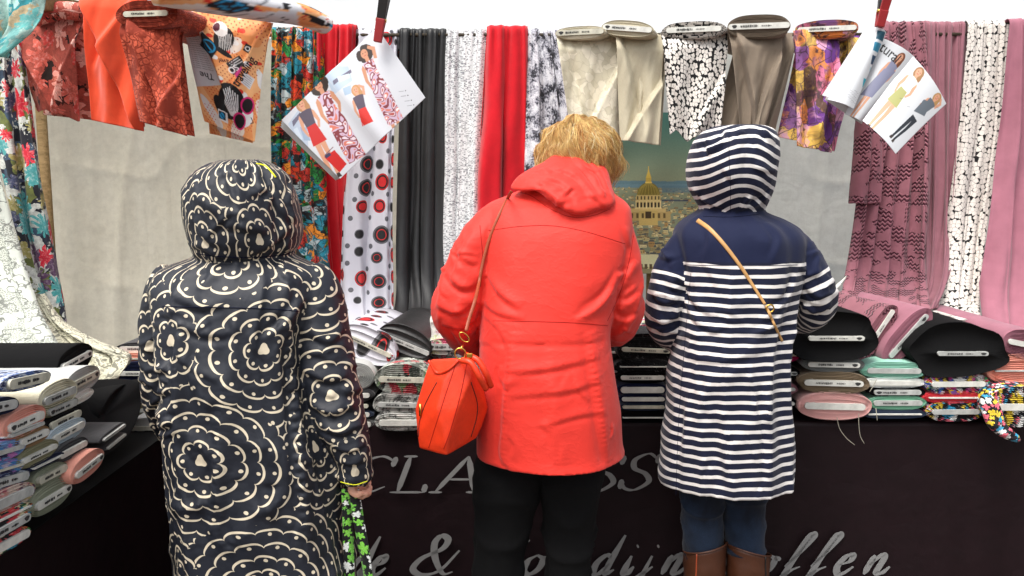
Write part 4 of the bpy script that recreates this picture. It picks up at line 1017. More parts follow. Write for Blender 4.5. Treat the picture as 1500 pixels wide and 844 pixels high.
# ------------------------------------------------------------------ flat print painter
class Canvas:
    def __init__(s, w, h, bg=(255, 255, 255)):
        s.w, s.h = w, h; s.a = np.zeros((h, w, 3), dtype=np.float64); s.a[:] = lin(bg)
        s.yy, s.xx = np.mgrid[0:h, 0:w].astype(np.float64); s.xx += .5; s.yy += .5
    def put(s, mask, c, al=1.0):
        c = np.array(lin(c)); m = mask[..., None] * al; s.a = s.a * (1 - m) + c * m
    def poly(s, P, c, al=1.0):
        P = [(float(a), float(b)) for a, b in P]; x0 = max(int(min(p[0] for p in P)) - 1, 0); x1 = min(int(max(p[0] for p in P)) + 2, s.w)
        y0 = max(int(min(p[1] for p in P)) - 1, 0); y1 = min(int(max(p[1] for p in P)) + 2, s.h)
        if x1 <= x0 or y1 <= y0: return
        X = s.xx[y0:y1, x0:x1]; Yg = s.yy[y0:y1, x0:x1]; m = np.zeros(X.shape, bool); n = len(P)
        for i in range(n):
            (ax, ay), (bx, by) = P[i], P[(i + 1) % n]
            if ay == by: continue
            c1 = (ay > Yg) != (by > Yg); xi = ax + (Yg - ay) * (bx - ax) / (by - ay)
            m ^= c1 & (X < xi)
        cc = np.array(lin(c)); sub = s.a[y0:y1, x0:x1]; k = m[..., None] * al; s.a[y0:y1, x0:x1] = sub * (1 - k) + cc * k
    def ell(s, cx, cy, rx, ry, c, al=1.0, rot=0):
        X = s.xx - cx; Yg = s.yy - cy; u = X * math.cos(rot) + Yg * math.sin(rot); v = -X * math.sin(rot) + Yg * math.cos(rot)
        s.put(((u / rx) ** 2 + (v / ry) ** 2 < 1), c, al)
    def rect(s, x0, y0, x1, y1, c, al=1.0): s.poly([(x0, y0), (x1, y0), (x1, y1), (x0, y1)], c, al)
    def line(s, P, w, c, al=1.0):
        P = [np.array(p, float) for p in P]
        for a, b in zip(P, P[1:]):
            d = b - a; l = np.hypot(*d); 
            if l == 0: continue
            nrm = np.array([-d[1], d[0]]) / l * w / 2; e = d / l * w * .3
            s.poly([a + nrm - e, b + nrm + e, b - nrm + e, a - nrm - e], c, al)
    def text(s, st, x, y, h, c, rot=0, bold=0, sx=1.0):
        cu = bpy.data.curves.new('t', 'FONT'); cu.body = st; cu.size = h; cu.offset = bold
        o = bpy.data.objects.new('t', cu); COL.objects.link(o); me = eval_copy(o, 't')
        for p in me.polygons:
            Q = []
            for vi in p.vertices:
                v = me.vertices[vi].co; vx, vy = v.x * sx, -v.y
                Q.append((x + vx * math.cos(rot) - vy * math.sin(rot), y + vx * math.sin(rot) + vy * math.cos(rot)))
            s.poly(Q, c)
        bpy.data.meshes.remove(me); bpy.data.curves.remove(cu)
    def blotch(s, x0, y0, x1, y1, cols, sc, poly=None, seed=0):
        """patterned patch inside polygon"""
        m = np.zeros((s.h, s.w), bool)
        t = s.a.copy(); s.poly(poly or [(x0, y0), (x1, y0), (x1, y1), (x0, y1)], (1, 2, 3)); m = np.abs(s.a - t).sum(-1) > 0; s.a = t
        q = np.sin(s.xx / sc + 2 * np.sin(s.yy / sc * .7 + seed)) + np.sin(s.yy / sc * 1.3 + 2.2 * np.sin(s.xx / sc * .9 + seed * 2)) + np.sin((s.xx + s.yy) / sc * .6)
        k = len(cols); idx = np.clip(((q + 3) / 6 * k).astype(int), 0, k - 1)
        for i, c in enumerate(cols): s.put(m & (idx == i), c)
    def sample(s, uv, flipv=False):
        x = np.clip(uv[:, 0] * s.w - .5, 0, s.w - 1.001); y = np.clip(uv[:, 1] * s.h - .5, 0, s.h - 1.001)
        i = x.astype(int); j = y.astype(int); fx = (x - i)[:, None]; fy = (y - j)[:, None]
        i2 = np.minimum(i + 1, s.w - 1); j2 = np.minimum(j + 1, s.h - 1)
        return (s.a[j, i] * (1 - fx) + s.a[j, i2] * fx) * (1 - fy) + (s.a[j2, i] * (1 - fx) + s.a[j2, i2] * fx) * fy
# comic print cloth: a canvas of about 130 x 200 picture pixels, three times as fine
def comic_canvas():
    c = Canvas(390, 600, (226, 150, 96)); r = random.Random(3)
    c.blotch(0, 0, 390, 600, [(232, 218, 204), (230, 150, 90), (236, 176, 120), (226, 224, 220)], 46, seed=1)
    for i in range(34):
        for j in range(24):
            x = 20 + i * 11; y = 20 + j * 26 + (i % 2) * 13
            if nz(x / 90, y / 90, 2) > -.05: c.ell(x, y, 3.2, 3.2, (170, 60, 40) if y < 330 else (206, 60, 40))
    for i in range(16):
        c.ell(r.uniform(40, 380), r.uniform(40, 420), r.uniform(6, 16), r.uniform(6, 14), (214, 56, 34))
    for i in range(9): c.ell(r.uniform(100, 330), r.uniform(120, 400), r.uniform(10, 20), r.uniform(10, 18), (232, 230, 228))
    # newspaper
    c.poly([(0, 110), (62, 110), (150, 370), (0, 420)], (206, 208, 212))
    for k in range(16): c.line([(14, 150 + k * 11), (52 + k * 4, 140 + k * 11)], 2.2, (120, 122, 128))
    c.text('The', 108, 325, 46, (24, 24, 28), rot=PI * .97, bold=.8)
    def head(cx, cy, s_, fl=1, cap=True):
        c.ell(cx + 52 * s_ * fl, cy + 30 * s_, 62 * s_, 56 * s_, (226, 226, 226))
        c.ell(cx, cy, 66 * s_, 74 * s_, (20, 20, 22), rot=.6 * fl)
        for k in range(9):
            a = -.9 + k * .2
            c.line([(cx + (-30 + k * 9) * s_ * fl, cy - 58 * s_ + abs(k - 4) * 6 * s_), (cx + (-6 + k * 6) * s_ * fl, cy + 12 * s_), (cx + (10 + k * 3) * s_ * fl, cy + 54 * s_)], 3.6 * s_, (224, 224, 224))
        c.ell(cx - 62 * s_ * fl, cy + 32 * s_, 26 * s_, 44 * s_, (20, 20, 22), rot=-.5 * fl)
        for (dx, dy) in ((84, -6), (46, 66)):
            c.ell(cx + dx * s_ * fl, cy + dy * s_, 30 * s_, 37 * s_, (206, 30, 110), rot=.5 * fl); c.ell(cx + dx * s_ * fl, cy + dy * s_, 23 * s_, 30 * s_, (26, 16, 22), rot=.5 * fl)
        c.line([(cx + 104 * s_ * fl, cy + 36 * s_), (cx + 118 * s_ * fl, cy + 52 * s_), (cx + 104 * s_ * fl, cy + 60 * s_)], 4 * s_, (30, 26, 28))
    head(215, 440, 1.3)
    c.ell(190, 130, 44, 66, (22, 20, 22), rot=.3); c.ell(176, 84, 32, 36, (228, 226, 224)); c.ell(160, 78, 14, 22, (80, 14, 40), rot=.3)
    for k in range(8): c.line([(162 + k * 9, 96), (172 + k * 7, 140), (168 + k * 9, 184)], 3, (220, 220, 220))
    c.ell(186, 196, 46, 14, (22, 20, 22), rot=.4)
    # blue badge
    c.poly([(96, 120), (170, 180), (128, 250), (62, 190)], (24, 28, 34)); c.ell(118, 186, 34, 34, (30, 140, 190)); c.ell(118, 186, 26, 26, (24, 28, 34)); c.line([(100, 166), (134, 208)], 8, (30, 140, 190))
    c.poly([(120, 500), (196, 506), (190, 560), (114, 556)], (226, 226, 226)); c.poly([(126, 508), (180, 510), (176, 550), (122, 548)], (24, 28, 34)); c.ell(150, 530, 20, 16, (30, 140, 190)); c.line([(138, 520), (162, 540)], 5, (24, 28, 34))
    # box with OS
    c.poly([(200, 250), (262, 190), (300, 236), (238, 300)], (28, 28, 30))
    c.text('OS', 226, 300, 44, (226, 226, 226), rot=-.75, bold=1)
    for k in range(3): c.line([(216 + k * 9, 250 + k * 6 - 4), (258 + k * 9, 208 + k * 6 - 4)], 3, (220, 220, 220))
    c.poly([(288, 118), (322, 130), (312, 172), (276, 158)], (24, 24, 26)); c.ell(298, 145, 13, 13, (220, 220, 220)); c.ell(298, 145, 8, 8, (24, 24, 26))
    c.poly([(240, 290), (282, 240), (290, 260), (262, 312)], (176, 40, 110))
    c.poly([(300, 266), (352, 290), (330, 350), (284, 326)], (214, 214, 216))
    for k in range(5): c.line([(306 - k * 3, 282 + k * 10), (342 - k * 3, 298 + k * 10)], 2, (120, 120, 126))
    c.text('traveling', 272, 356, 58, (26, 18, 22), rot=-1.12, bold=1.4, sx=.9)
    c.text('travel', 236, 226, 32, (60, 20, 30), rot=PI * .96, bold=.8)
    return c
CC = comic_canvas()
t = thing('fabric_bolt', 'comic print bolt of women in sunglasses lying across the top left', 'fabric bolt', at(350, 20, 2.85), GH)
P = smooth_path([at(228, -14, 2.66), at(300, -2, 2.75), at(380, 12, 2.9), at(440, 22, 3.02), at(482, 40, 3.12)], 60)
nn = 40; V, Fs = tube_vf(P, [.058 - .018 * (i / 59) ** 2 - (.02 if i > 57 else 0) for i in range(60)], nn, flat=.75)
uvs_ = np.array([(((k // nn) / 60 * 1.0), ((k % nn) / nn)) for k in range(len(V))])
mesh('cloth', V, Fs, M['printcloth'], t, [tuple(q) for q in uvs_ * .5], cols=CC.sample(np.stack([(uvs_[:, 1] * 1.3 + .1) % 1.0, uvs_[:, 0] * .95], 1)))
o = thing('hanging_cloth', 'orange comic print cloth with traveling lettering and a woman in sunglasses', 'hanging cloth', at(330, 100, 2.95), GH)
hang(o, (262, 6, 2.93), (398, 38, 2.95), (300, 178, 2.95), (374, 208, 2.93), M['printcloth'], [(.1, .0, .55, .8, .035, .06), (.95, .05, .5, .8, .03, .05)], nu=150, nv=220, seed=3, canvas=CC.sample, name='front_layer', wav=.006)
hang(o, (300, 20, 3.0), (396, 42, 3.0), (308, 196, 3.0), (372, 210, 2.98), M['printcloth'], [(.5, 0, .5, 1, .03, .05)], nu=60, nv=80, seed=5, canvas=CC.sample, name='back_layer')
# ------------------------------------------------------------------ printed picture of a domed city
class Squash:
    """draws on a canvas with the heights rescaled"""
    def __init__(s, c, y1, y0, k): s.c, s.f = c, lambda y: y1 + (y - y0) * k
    def rect(s, x0, y0, x1, y1, *a): s.c.rect(x0, s.f(y0), x1, s.f(y1), *a)
    def poly(s, P, *a): s.c.poly([(x, s.f(y)) for x, y in P], *a)
    def line(s, P, *a): s.c.line([(x, s.f(y)) for x, y in P], *a)
def banner_canvas():
    c = Canvas(330, 460, (90, 120, 108)); r = random.Random(5)
    t = c.yy / 460
    top = np.array(lin((58, 96, 88))); mid = np.array(lin((126, 134, 108))); f = np.clip(c.yy / 195, 0, 1)[..., None]
    c.a = top * (1 - f ** 1.6) + mid * f ** 1.6
    hor = 195
    c.rect(0, hor, 330, 212, (96, 124, 132))
    for k in range(40): c.ell(r.uniform(0, 330), hor + 2, r.uniform(10, 30), r.uniform(2, 6), (88, 116, 124))
    for k in range(900):
        y = hor + 14 + 260 * r.random() ** 1.1; s = .35 + (y - hor) / 150; x = r.uniform(-10, 335)
        w = r.uniform(5, 16) * s; h = r.uniform(3, 8) * s; base = r.choice([(186, 170, 116), (200, 186, 132), (160, 146, 100), (212, 200, 150), (130, 122, 92), (176, 140, 84)])
        c.rect(x, y, x + w, y + h, base)
        rc = r.choice([(86, 88, 84), (106, 96, 76), (70, 76, 80), (130, 110, 76)])
        c.poly([(x, y), (x + w, y), (x + w * .85, y - h * .5), (x + w * .15, y - h * .5)], rc)
        for q in range(int(w / 4)): c.rect(x + 1 + q * 4, y + h * .3, x + 2.6 + q * 4, y + h * .75, (76, 70, 58))
    c.rect(150, 206, 260, 226, (84, 112, 124), .7); c.rect(140, 246, 230, 251, (40, 52, 84), .8)
    # dome (own proportions, centred on x=118)
    X = 111; q_ = c; c = Squash(q_, 146, 104, .82)
    st = (186, 162, 96); dk = (92, 76, 44)
    c.rect(X - 66, 268, X + 66, 300, (170, 146, 92)); c.rect(X - 52, 258, X + 52, 270, (190, 166, 108)); c.rect(X - 28, 262, X + 28, 316, st)
    c.poly([(X - 30, 264), (X, 250), (X + 30, 264)], (200, 176, 112)); 
    for k in range(-3, 4): c.rect(X + k * 16 - 4, 274, X + k * 16 + 3, 290, dk)
    c.rect(X - 9, 268, X + 9, 292, (66, 54, 34))
    c.rect(X - 36, 210, X + 36, 258, (196, 174, 112)); c.rect(X - 39, 228, X + 39, 232, (210, 190, 132)); c.rect(X - 40, 254, X + 40, 259, (206, 184, 124))
    for k in range(-3, 4): c.rect(X + k * 10.5 - 3, 236, X + k * 10.5 + 2.6, 253, (58, 50, 34)); c.rect(X + k * 10.5 - 2, 214, X + k * 10.5 + 2, 226, (74, 64, 42))
    for k in range(-4, 4): c.rect(X + k * 10.5 + 3.6, 232, X + k * 10.5 + 6.4, 256, (222, 204, 150))
    c.poly([(X + 34 * math.cos(a), 210 - 44 * math.sin(a)) for a in [PI * i / 24 for i in range(25)]], (120, 108, 48))
    for k in range(-4, 5): c.line([(X + 34 * math.sin(k * .33), 210), (X + 24 * math.sin(k * .33), 184), (X + 6 * math.sin(k * .33), 168)], 2, (150, 134, 66))
    c.rect(X - 8, 150, X + 8, 168, (178, 150, 66)); c.rect(X - 10, 164, X + 10, 169, (206, 180, 90)); c.poly([(X - 8, 150), (X + 8, 150), (X + 2, 128), (X, 104), (X - 2, 128)], (190, 162, 72))
    c = q_
    c.rect(0, 404, 330, 440, (206, 202, 156)); 
    for k in range(24): c.rect(k * 14 + 2, 432, k * 14 + 10, 446, (90, 78, 54))
    c.rect(0, 446, 330, 460, (140, 132, 96))
    sp = np.random.RandomState(2).rand(460, 330, 1); c.a *= (1.15 + .25 * sp)
    return c
BC = banner_canvas()
def quad_grid(TL, TR, BL, BR, nu, nv, wf=None):
    V = []; uv = []
    for j in range(nv):
        for i in range(nu):
            s = i / (nu - 1); t = j / (nv - 1); p = TL.lerp(TR, s).lerp(BL.lerp(BR, s), t)
            if wf: p = p + wf(s, t)
            V.append(p); uv.append((s, t))
    return V, uv
YB = 3.72
V, uv = quad_grid(at(895, 165, YB), at(1058, 165, YB), at(895, 401, YB), at(1058, 401, YB), 300, 420, lambda s, t: Vector((0, .01 * nz(s * 3, t * 4), 0)))
o = mesh('printed_backdrop', V, grid_faces(300, 420), M['banner'], None, uv, cols=BC.sample(np.array(uv)))
tag(o, 'printed city view with a gilded dome hung on the back wall', 'poster'); solid(o, .002)
# ------------------------------------------------------------------ magazines
def figure(c, hx, hy, s, ang, hair, top, bottom, skin=(206, 152, 122), dress=None, legs=True, curly=False, trousers=None, arm=None):
    """a fashion figure drawn on the page; ang leans the body axis"""
    ca, sa = math.cos(ang), math.sin(ang)
    def T(x, y): return (hx + (x * ca - y * sa) * s, hy + (x * sa + y * ca) * s)
    def P(L, col): c.poly([T(*p) for p in L], col)
    def E(x, y, rx, ry, col): c.ell(*T(x, y), rx * s, ry * s, col, rot=ang)
    r = random.Random(int(hx + hy))
    if curly:
        for k in range(26): a = r.uniform(0, 2 * PI); E(9 * math.cos(a), 1 + 9 * math.sin(a), 5, 5, hair)
    else: E(0, 2, 9.5, 12, hair); E(5, 10, 6, 12, hair)
    legc = trousers or skin
    if legs:
        P([(-9, 66), (1, 66), (-1, 100), (-4, 132), (-9, 132), (-9, 98)], legc); P([(0, 66), (10, 66), (9, 100), (5, 134), (0, 134), (2, 98)], legc)
        P([(-10, 130), (-3, 130), (-4, 138), (-12, 138)], (60, 50, 46)); P([(0, 132), (6, 132), (7, 140), (0, 140)], (60, 50, 46))
    E(-1, 1, 5.5, 7.5, skin); P([(-3, 7), (3, 7), (3, 14), (-3, 14)], skin)
    P([(-10, 15), (-14, 20), (-16, 40), (-12, 56), (-9, 56), (-11, 40), (-8, 24)], skin)
    if arm == 'up': P([(10, 15), (15, 18), (18, 0), (8, -8), (6, -4), (12, 2)], skin)
    else: P([(10, 15), (14, 20), (17, 38), (12, 50), (9, 48), (12, 38), (8, 24)], skin)
    if dress:
        poly = [T(-9, 14), T(9, 14), T(8, 36), T(13, 60), T(15, 120), T(-13, 120), T(-12, 60), T(-7, 36)]
        c.blotch(0, 0, 0, 0, dress, 3.1 * s, poly=poly, seed=hx)
    else:
        P([(-11, 14), (-4, 12), (4, 12), (11, 14), (10, 22), (8, 42), (-8, 42), (-10, 22)], top)
        if bottom: P([(-8, 40), (8, 40), (13, 74), (-12, 74)], bottom)
    c.ell(*T(-3, -0.5), .9 * s, .7 * s, (50, 36, 30)); c.ell(*T(1.5, -0.5), .9 * s, .7 * s, (50, 36, 30)); c.line([T(-2.5, 4), T(1.2, 4)], .9 * s, (170, 60, 60))
def mag1():
    # page space: u along lower-left edge to upper right; 330 x 240
    c = Canvas(420, 300, (222, 226, 230)); r = random.Random(2)
    c.blotch(0, 0, 420, 300, [(226, 228, 232), (214, 220, 226), (232, 234, 236)], 50, seed=2)
    c.poly([(10, 60), (50, 46), (90, 150), (60, 240), (20, 230)], (186, 200, 214)); c.poly([(14, 80), (60, 66), (64, 76), (18, 92)], (120, 116, 130)); c.rect(24, 140, 60, 170, (150, 166, 186)); c.rect(30, 176, 66, 220, (172, 188, 202))
    c.poly([(210, 6), (286, 0), (300, 60), (214, 90)], (190, 206, 220)); c.poly([(206, 18), (282, 4), (284, 14), (208, 30)], (110, 106, 124)); c.rect(220, 40, 250, 60, (160, 180, 200)); c.rect(256, 34, 290, 70, (172, 190, 206))
    D = [(186, 90, 76), (222, 206, 214), (140, 60, 60), (196, 170, 190), (206, 120, 100), (236, 226, 226)]
    return c
# the page content is drawn straight in picture terms: a helper maps picture pixels to the page canvas
def pagecanvas(TL, TR, BL, BR, W_, H_, bg):
    c = Canvas(W_, H_, bg)
    A = np.array(TL[:2], float); U_ = np.array(TR[:2], float) - A; V_ = np.array(BL[:2], float) - A
    Mx = np.linalg.inv(np.stack([U_ / W_, V_ / H_], 1))
    def m(x, y): return tuple(Mx @ (np.array([x, y]) - A))
    ang = math.atan2(*(Mx @ np.array([1.0, 0]))[::-1]); sc = float(np.linalg.norm(Mx @ np.array([1.0, 0])))
    return c, m, ang, sc
def page(name, cn, TL, TR, BL, BR, parent, nu, nv, wf=None):
    V, uv = quad_grid(at(*TL), at(*TR), at(*BL), at(*BR), nu, nv, wf)
    o = mesh(name, V, grid_faces(nu, nv), M['paper'], parent, uv, cols=cn.sample(np.array(uv))); solid(o, .0012); return o
DR = [(176, 84, 76), (222, 206, 214), (130, 56, 60), (200, 176, 196), (206, 120, 100), (236, 226, 226)]
mg = thing('fashion_magazine', 'open magazine pages with models in red shorts clipped over the left drapes', 'magazine', at(518, 150, 2.9))
TL, TR, BL, BR = (412, 176, 2.93), (552, 40, 2.93), (498, 262, 2.90), (623, 143, 2.90)
c, m_, ang, sc = pagecanvas(TL, TR, BL, BR, 420, 300, (206, 209, 214))
def PP(L, col, al=1.0): c.poly([m_(*p) for p in L], col, al)
PP([(470, 98), (512, 96), (520, 116), (492, 138)], (176, 192, 208)); PP([(490, 118), (516, 100), (518, 104), (492, 124)], (104, 100, 120)); PP([(496, 112), (514, 106), (516, 112), (500, 120)], (196, 212, 222)); PP([(506, 128), (518, 122), (520, 134), (510, 138)], (160, 180, 200))
PP([(422, 182), (438, 160), (452, 200), (452, 222), (440, 212)], (178, 190, 206)); PP([(428, 178), (440, 164), (442, 169), (430, 186)], (104, 100, 120)); PP([(440, 186), (450, 186), (456, 206), (446, 206)], (150, 168, 190)); PP([(430, 190), (436, 186), (444, 204), (438, 206)], (196, 208, 218))
figure(c, *m_(468, 124), 1.08 * sc, ang - .60, (52, 40, 34), None, None, skin=(196, 140, 108), dress=DR, curly=True, legs=False)
figure(c, *m_(442, 152), .92 * sc, ang - .56, (176, 128, 84), (84, 74, 88), (196, 44, 40))
figure(c, *m_(536, 76), .95 * sc, ang - .62, (52, 40, 34), None, None, skin=(196, 140, 108), dress=DR, curly=True, arm='up')
figure(c, *m_(526, 128), .74 * sc, ang - .50, (186, 138, 90), (84, 74, 88), (206, 52, 44), arm='up', legs=False)
PP([(476, 230), (492, 218), (510, 238), (498, 252)], (196, 40, 38)); c.line([m_(478, 226), m_(490, 214)], 3, (120, 80, 90)); PP([(476, 228), (484, 222), (487, 226), (479, 232)], (60, 60, 90))
for (x, y) in ((594, 124), (598, 130), (604, 136), (608, 142)): c.line([m_(x, y), m_(x + 8, y - 2)], 1.5, (120, 120, 130)); c.ell(*m_(x + 11, y - 3), 2, 2, (40, 40, 50))
c.line([m_(476, 108), m_(566, 208)], 1.5, (200, 202, 208))
page('page', c, TL, TR, BL, BR, mg, 300, 220, lambda s, t: Vector((0, -.012 * math.exp(-((s - .5) / .08) ** 2) + .02 * (s - .5) ** 2 - .01 * math.sin(PI * t), 0)))
wc = Canvas(60, 40, (200, 200, 198))
for k in range(3):
    d = 3.2 * (k + 1)
    page('page', wc, (412 - d * .2, 176 + d, 2.935 + .004 * k), (552, 42, 2.94), (498 - d * .7, 262 + d * .25, 2.905 + .004 * k), (621, 145, 2.91), mg, 12, 10, lambda s, t: Vector((0, .004, 0)))
def clamp_(label, p0, p1, Y, w=.035, two=True):
    A = at(p0[0], p0[1], Y); B = at(p1[0], p1[1], Y); t = thing('spring_clamp', label, 'clamp', (A + B) / 2, 'spring clamps holding the magazines')
    ax = (B - A).normalized(); L = (B - A).length; side = ax.cross(Vector((0, 1, 0))).normalized(); dep = Vector((0, 1, 0))
    def bar(a, b, wa, wb, dy, mt, nm, th=.008):
        pa = A + ax * L * a + dep * dy; pb = A + ax * L * b + dep * dy * .4; V = []
        for p, ww in ((pa, wa), (pb, wb)):
            for sx, sy in ((-1, -1), (1, -1), (1, 1), (-1, 1)): V.append(p + side * sx * ww / 2 + dep * sy * th / 2)
        o = mesh(nm, V, [(0, 3, 2, 1), (4, 5, 6, 7), (0, 1, 5, 4), (1, 2, 6, 5), (2, 3, 7, 6), (3, 0, 4, 7)], mt, t, smooth=False); bevel(o, .0025)
    bar(0, .55, w * .9, w * .8, -.022, M['plastblack'] if two else M['plastred'], 'handle'); bar(0, .55, w * .9, w * .8, .022, M['plastblack'], 'handle')
    bar(.5, 1, w * .85, w * .75, -.012, M['plastred'], 'jaw', .01); bar(.5, 1, w * .85, w * .75, .012, M['plastred'], 'jaw', .01)
    V, Fs = tube_vf([A + ax * L * .52 - side * w * .5, A + ax * L * .52 + side * w * .5], .006, 10); mesh('hinge', V, Fs, M['gold'], t)
clamp_('black handled clamp with dark red jaw holding the left magazine', (564, -6), (553, 62), 2.88)
clamp_('dark red clamp holding the curled right magazine', (1298, -8), (1288, 40), 2.86, two=False)
mg = thing('fashion_magazine', 'curled magazine with three posing women clipped at the right of the rail', 'magazine', at(1300, 130, 2.9))
TL, TR, BL, BR = (1290, 50, 2.92), (1345, 86, 2.90), (1255, 178, 2.86), (1306, 228, 2.84)
TL, TR, BL, BR = (1288, 52, 2.92), (1386, 152, 2.86), (1250, 172, 2.88), (1306, 228, 2.84)
# front spread
TL, TR, BL, BR = (1262, 66, 2.90), (1340, 82, 2.88), (1222, 162, 2.88), (1262, 182, 2.86)
BGP = (204, 207, 210)
def spread(TL, TR, BL, BR, draw, nu, nv, W_, H_, bulge, nm='page'):
    c, m_, ang, sc = pagecanvas(TL, TR, BL, BR, W_, H_, BGP); draw(c, m_, ang, sc); page(nm, c, TL, TR, BL, BR, mg, nu, nv, bulge)
def d1(c, m_, ang, sc):
    figure(c, *m_(1318, 88), .74 * sc, ang + .66, (120, 72, 48), (130, 132, 156), (130, 132, 156))
    c.text('tural', *m_(1286, 74), 20 * sc * .9, (24, 24, 28), rot=ang + .6, bold=.6)
    c.poly([m_(1296, 104), m_(1316, 110), m_(1286, 152), m_(1262, 142)], (132, 134, 158))
def d2(c, m_, ang, sc):
    figure(c, *m_(1344, 108), .72 * sc, ang + .82, (150, 112, 72), (226, 222, 212), (160, 160, 100))
    figure(c, *m_(1371, 145), .64 * sc, ang + .86, (170, 132, 84), (96, 104, 112), None, trousers=(40, 44, 52), arm='up')
    c.poly([m_(1350, 150), m_(1362, 154), m_(1352, 178), m_(1334, 170)], (96, 104, 112))
    for (x, y) in ((1330, 100), (1314, 148), (1324, 162), (1370, 160)): c.line([m_(x, y), m_(x + 4, y + 1)], 1.4, (90, 90, 96))
spread((1288, 54, 2.92), (1340, 84, 2.90), (1238, 168, 2.90), (1262, 180, 2.88), d1, 130, 200, 180, 300, lambda s, t: Vector((0, -.02 * math.sin(PI * s), 0)))
spread((1337, 82, 2.898), (1386, 152, 2.87), (1258, 178, 2.884), (1306, 226, 2.85), d2, 160, 200, 220, 300, lambda s, t: Vector((0, -.018 * math.sin(PI * s) - .03 * t * t, -.012 * math.sin(PI * s) * (1 - t) * 0)))
def d3(c, m_, ang, sc):
    for k, (x, y) in enumerate([(1284, 46), (1278, 62), (1273, 80), (1268, 96), (1256, 112)]):
        c.poly([m_(x - 2, y), m_(x + 11, y + 2), m_(x + 7, y + 15), m_(x - 6, y + 12)], [(24, 80, 100), (40, 120, 150), (30, 60, 90), (150, 190, 200), (20, 150, 170)][k])
    for k in range(9): c.line([m_(1222 + k, 126 + k * 2.4), m_(1246 + k, 132 + k * 2.4)], 1, (150, 150, 156))
def d4(c, m_, ang, sc):
    c.poly([m_(1272, 50), m_(1278, 52), m_(1240, 108), m_(1232, 112)], (60, 110, 110)); c.poly([m_(1250, 84), m_(1262, 76), m_(1244, 112), m_(1238, 110)], (60, 66, 70)); c.poly([m_(1240, 100), m_(1246, 96), m_(1236, 110)], (150, 60, 70))
    for k in range(9): c.line([m_(1216 + k, 120 + k * 2.2), m_(1230 + k, 128 + k * 2.2)], 1, (150, 150, 156))
spread((1278, 40, 2.90), (1298, 48, 2.885), (1212, 146, 2.87), (1250, 160, 2.85), d3, 70, 150, 110, 280, lambda s, t: Vector((0, -.02 * math.sin(PI * s), 0)))
spread((1270, 38, 2.93), (1285, 42, 2.90), (1204, 140, 2.93), (1222, 150, 2.87), d4, 60, 150, 110, 280, lambda s, t: Vector((0, -.02 * math.sin(PI * s), 0)))
page('page', wc, (1276, 60, 2.95), (1340, 90, 2.93), (1208, 146, 2.95), (1262, 182, 2.90), mg, 14, 14)
# ------------------------------------------------------------------ people
from mathutils.interpolate import poly_3d_calc
def ridge(x, y, z, p=5): return (1 - abs(nz(x, y, z)) * 2.2) ** p if abs(nz(x, y, z)) * 2.2 < 1 else 0
def torso_part(rows, n=84, m=130, disp=None, uoff=0, phase=0):
    """rows (py, xl, xr, Yc, ry, power); closed rings from top to bottom; column 0 is the side away from the camera"""
    V = []; uv = []
    for j in range(m):
        py, xl, xr, Yc, ry, pw = cr(rows, j / (m - 1))
        A = at(xl, py, Yc); B = at(xr, py, Yc); c = (A + B) / 2; rx = (B - A).length / 2
        for i in range(n + 1):
            a = 2 * PI * i / n
            s, co = math.sin(a), math.cos(a); e = 2 / pw
            x = c.x - rx * math.copysign(abs(s) ** e, s); y = Yc + ry * math.copysign(abs(co) ** e, co)
            nx, ny = x - c.x, y - Yc; l = math.hypot(nx, ny) or 1
            d = disp(a, c.z, x) if disp else 0
            V.append(Vector((x + nx / l * d, y + ny / l * d, c.z)))
            uv.append(((a - PI) * -.19 + uoff, c.z))
    Fs = grid_faces(n + 1, m)
    k = len(V); V += [sum((V[i] for i in range(n)), Vector()) / n, sum((V[(m - 1) * (n + 1) + i] for i in range(n)), Vector()) / n]
    uv += [uv[0], uv[(m - 1) * (n + 1)]]
    cap = [(k, i + 1, i) for i in range(n)] + [(k + 1, (m - 1) * (n + 1) + i, (m - 1) * (n + 1) + i + 1) for i in range(n)]
    return dict(V=V, F=[f[::-1] for f in Fs] + cap, uv=uv)
def sleeve_part(path, v0, n=36, m=90, disp=None, uoff=10, mod=0):
    """path (px,py,Y,r)"""
    P = [tuple(at(a, b, c)) + (r,) for a, b, c, r in path]
    Q = [cr(P, i / (m - 1)) for i in range(m)]; V = []; uv = []; L = 0; prev = None
    for i, q in enumerate(Q):
        p = Vector(q[:3]); t = (Vector(Q[min(i + 1, m - 1)][:3]) - Vector(Q[max(i - 1, 0)][:3])).normalized()
        if i: L += (p - Vector(Q[i - 1][:3])).length
        f = Vector((0, 1, 0)); 
        if prev is None: prev = f
        a_ = (prev - t * prev.dot(t)).normalized() if abs(prev.dot(t)) < .98 else prev.orthogonal(); prev = a_; b_ = t.cross(a_)
        for k in range(n + 1):
            an = 2 * PI * k / n; r = q[3] * (1 + (disp(an, L, i / (m - 1)) if disp else 0))
            V.append(p + a_ * math.cos(an) * r + b_ * math.sin(an) * r); uv.append((uoff + (an - PI) * .055, v0 - L))
    Fs = grid_faces(n + 1, m); k = len(V); V += [Vector(Q[0][:3]), Vector(Q[-1][:3])]; uv += [uv[0], uv[-2 - n]]
    cap = [(k, i + 1, i) for i in range(n)] + [(k + 1, (m - 1) * (n + 1) + i, (m - 1) * (n + 1) + i + 1) for i in range(n)]
    return dict(V=V, F=[f[::-1] for f in Fs] + cap, uv=uv)
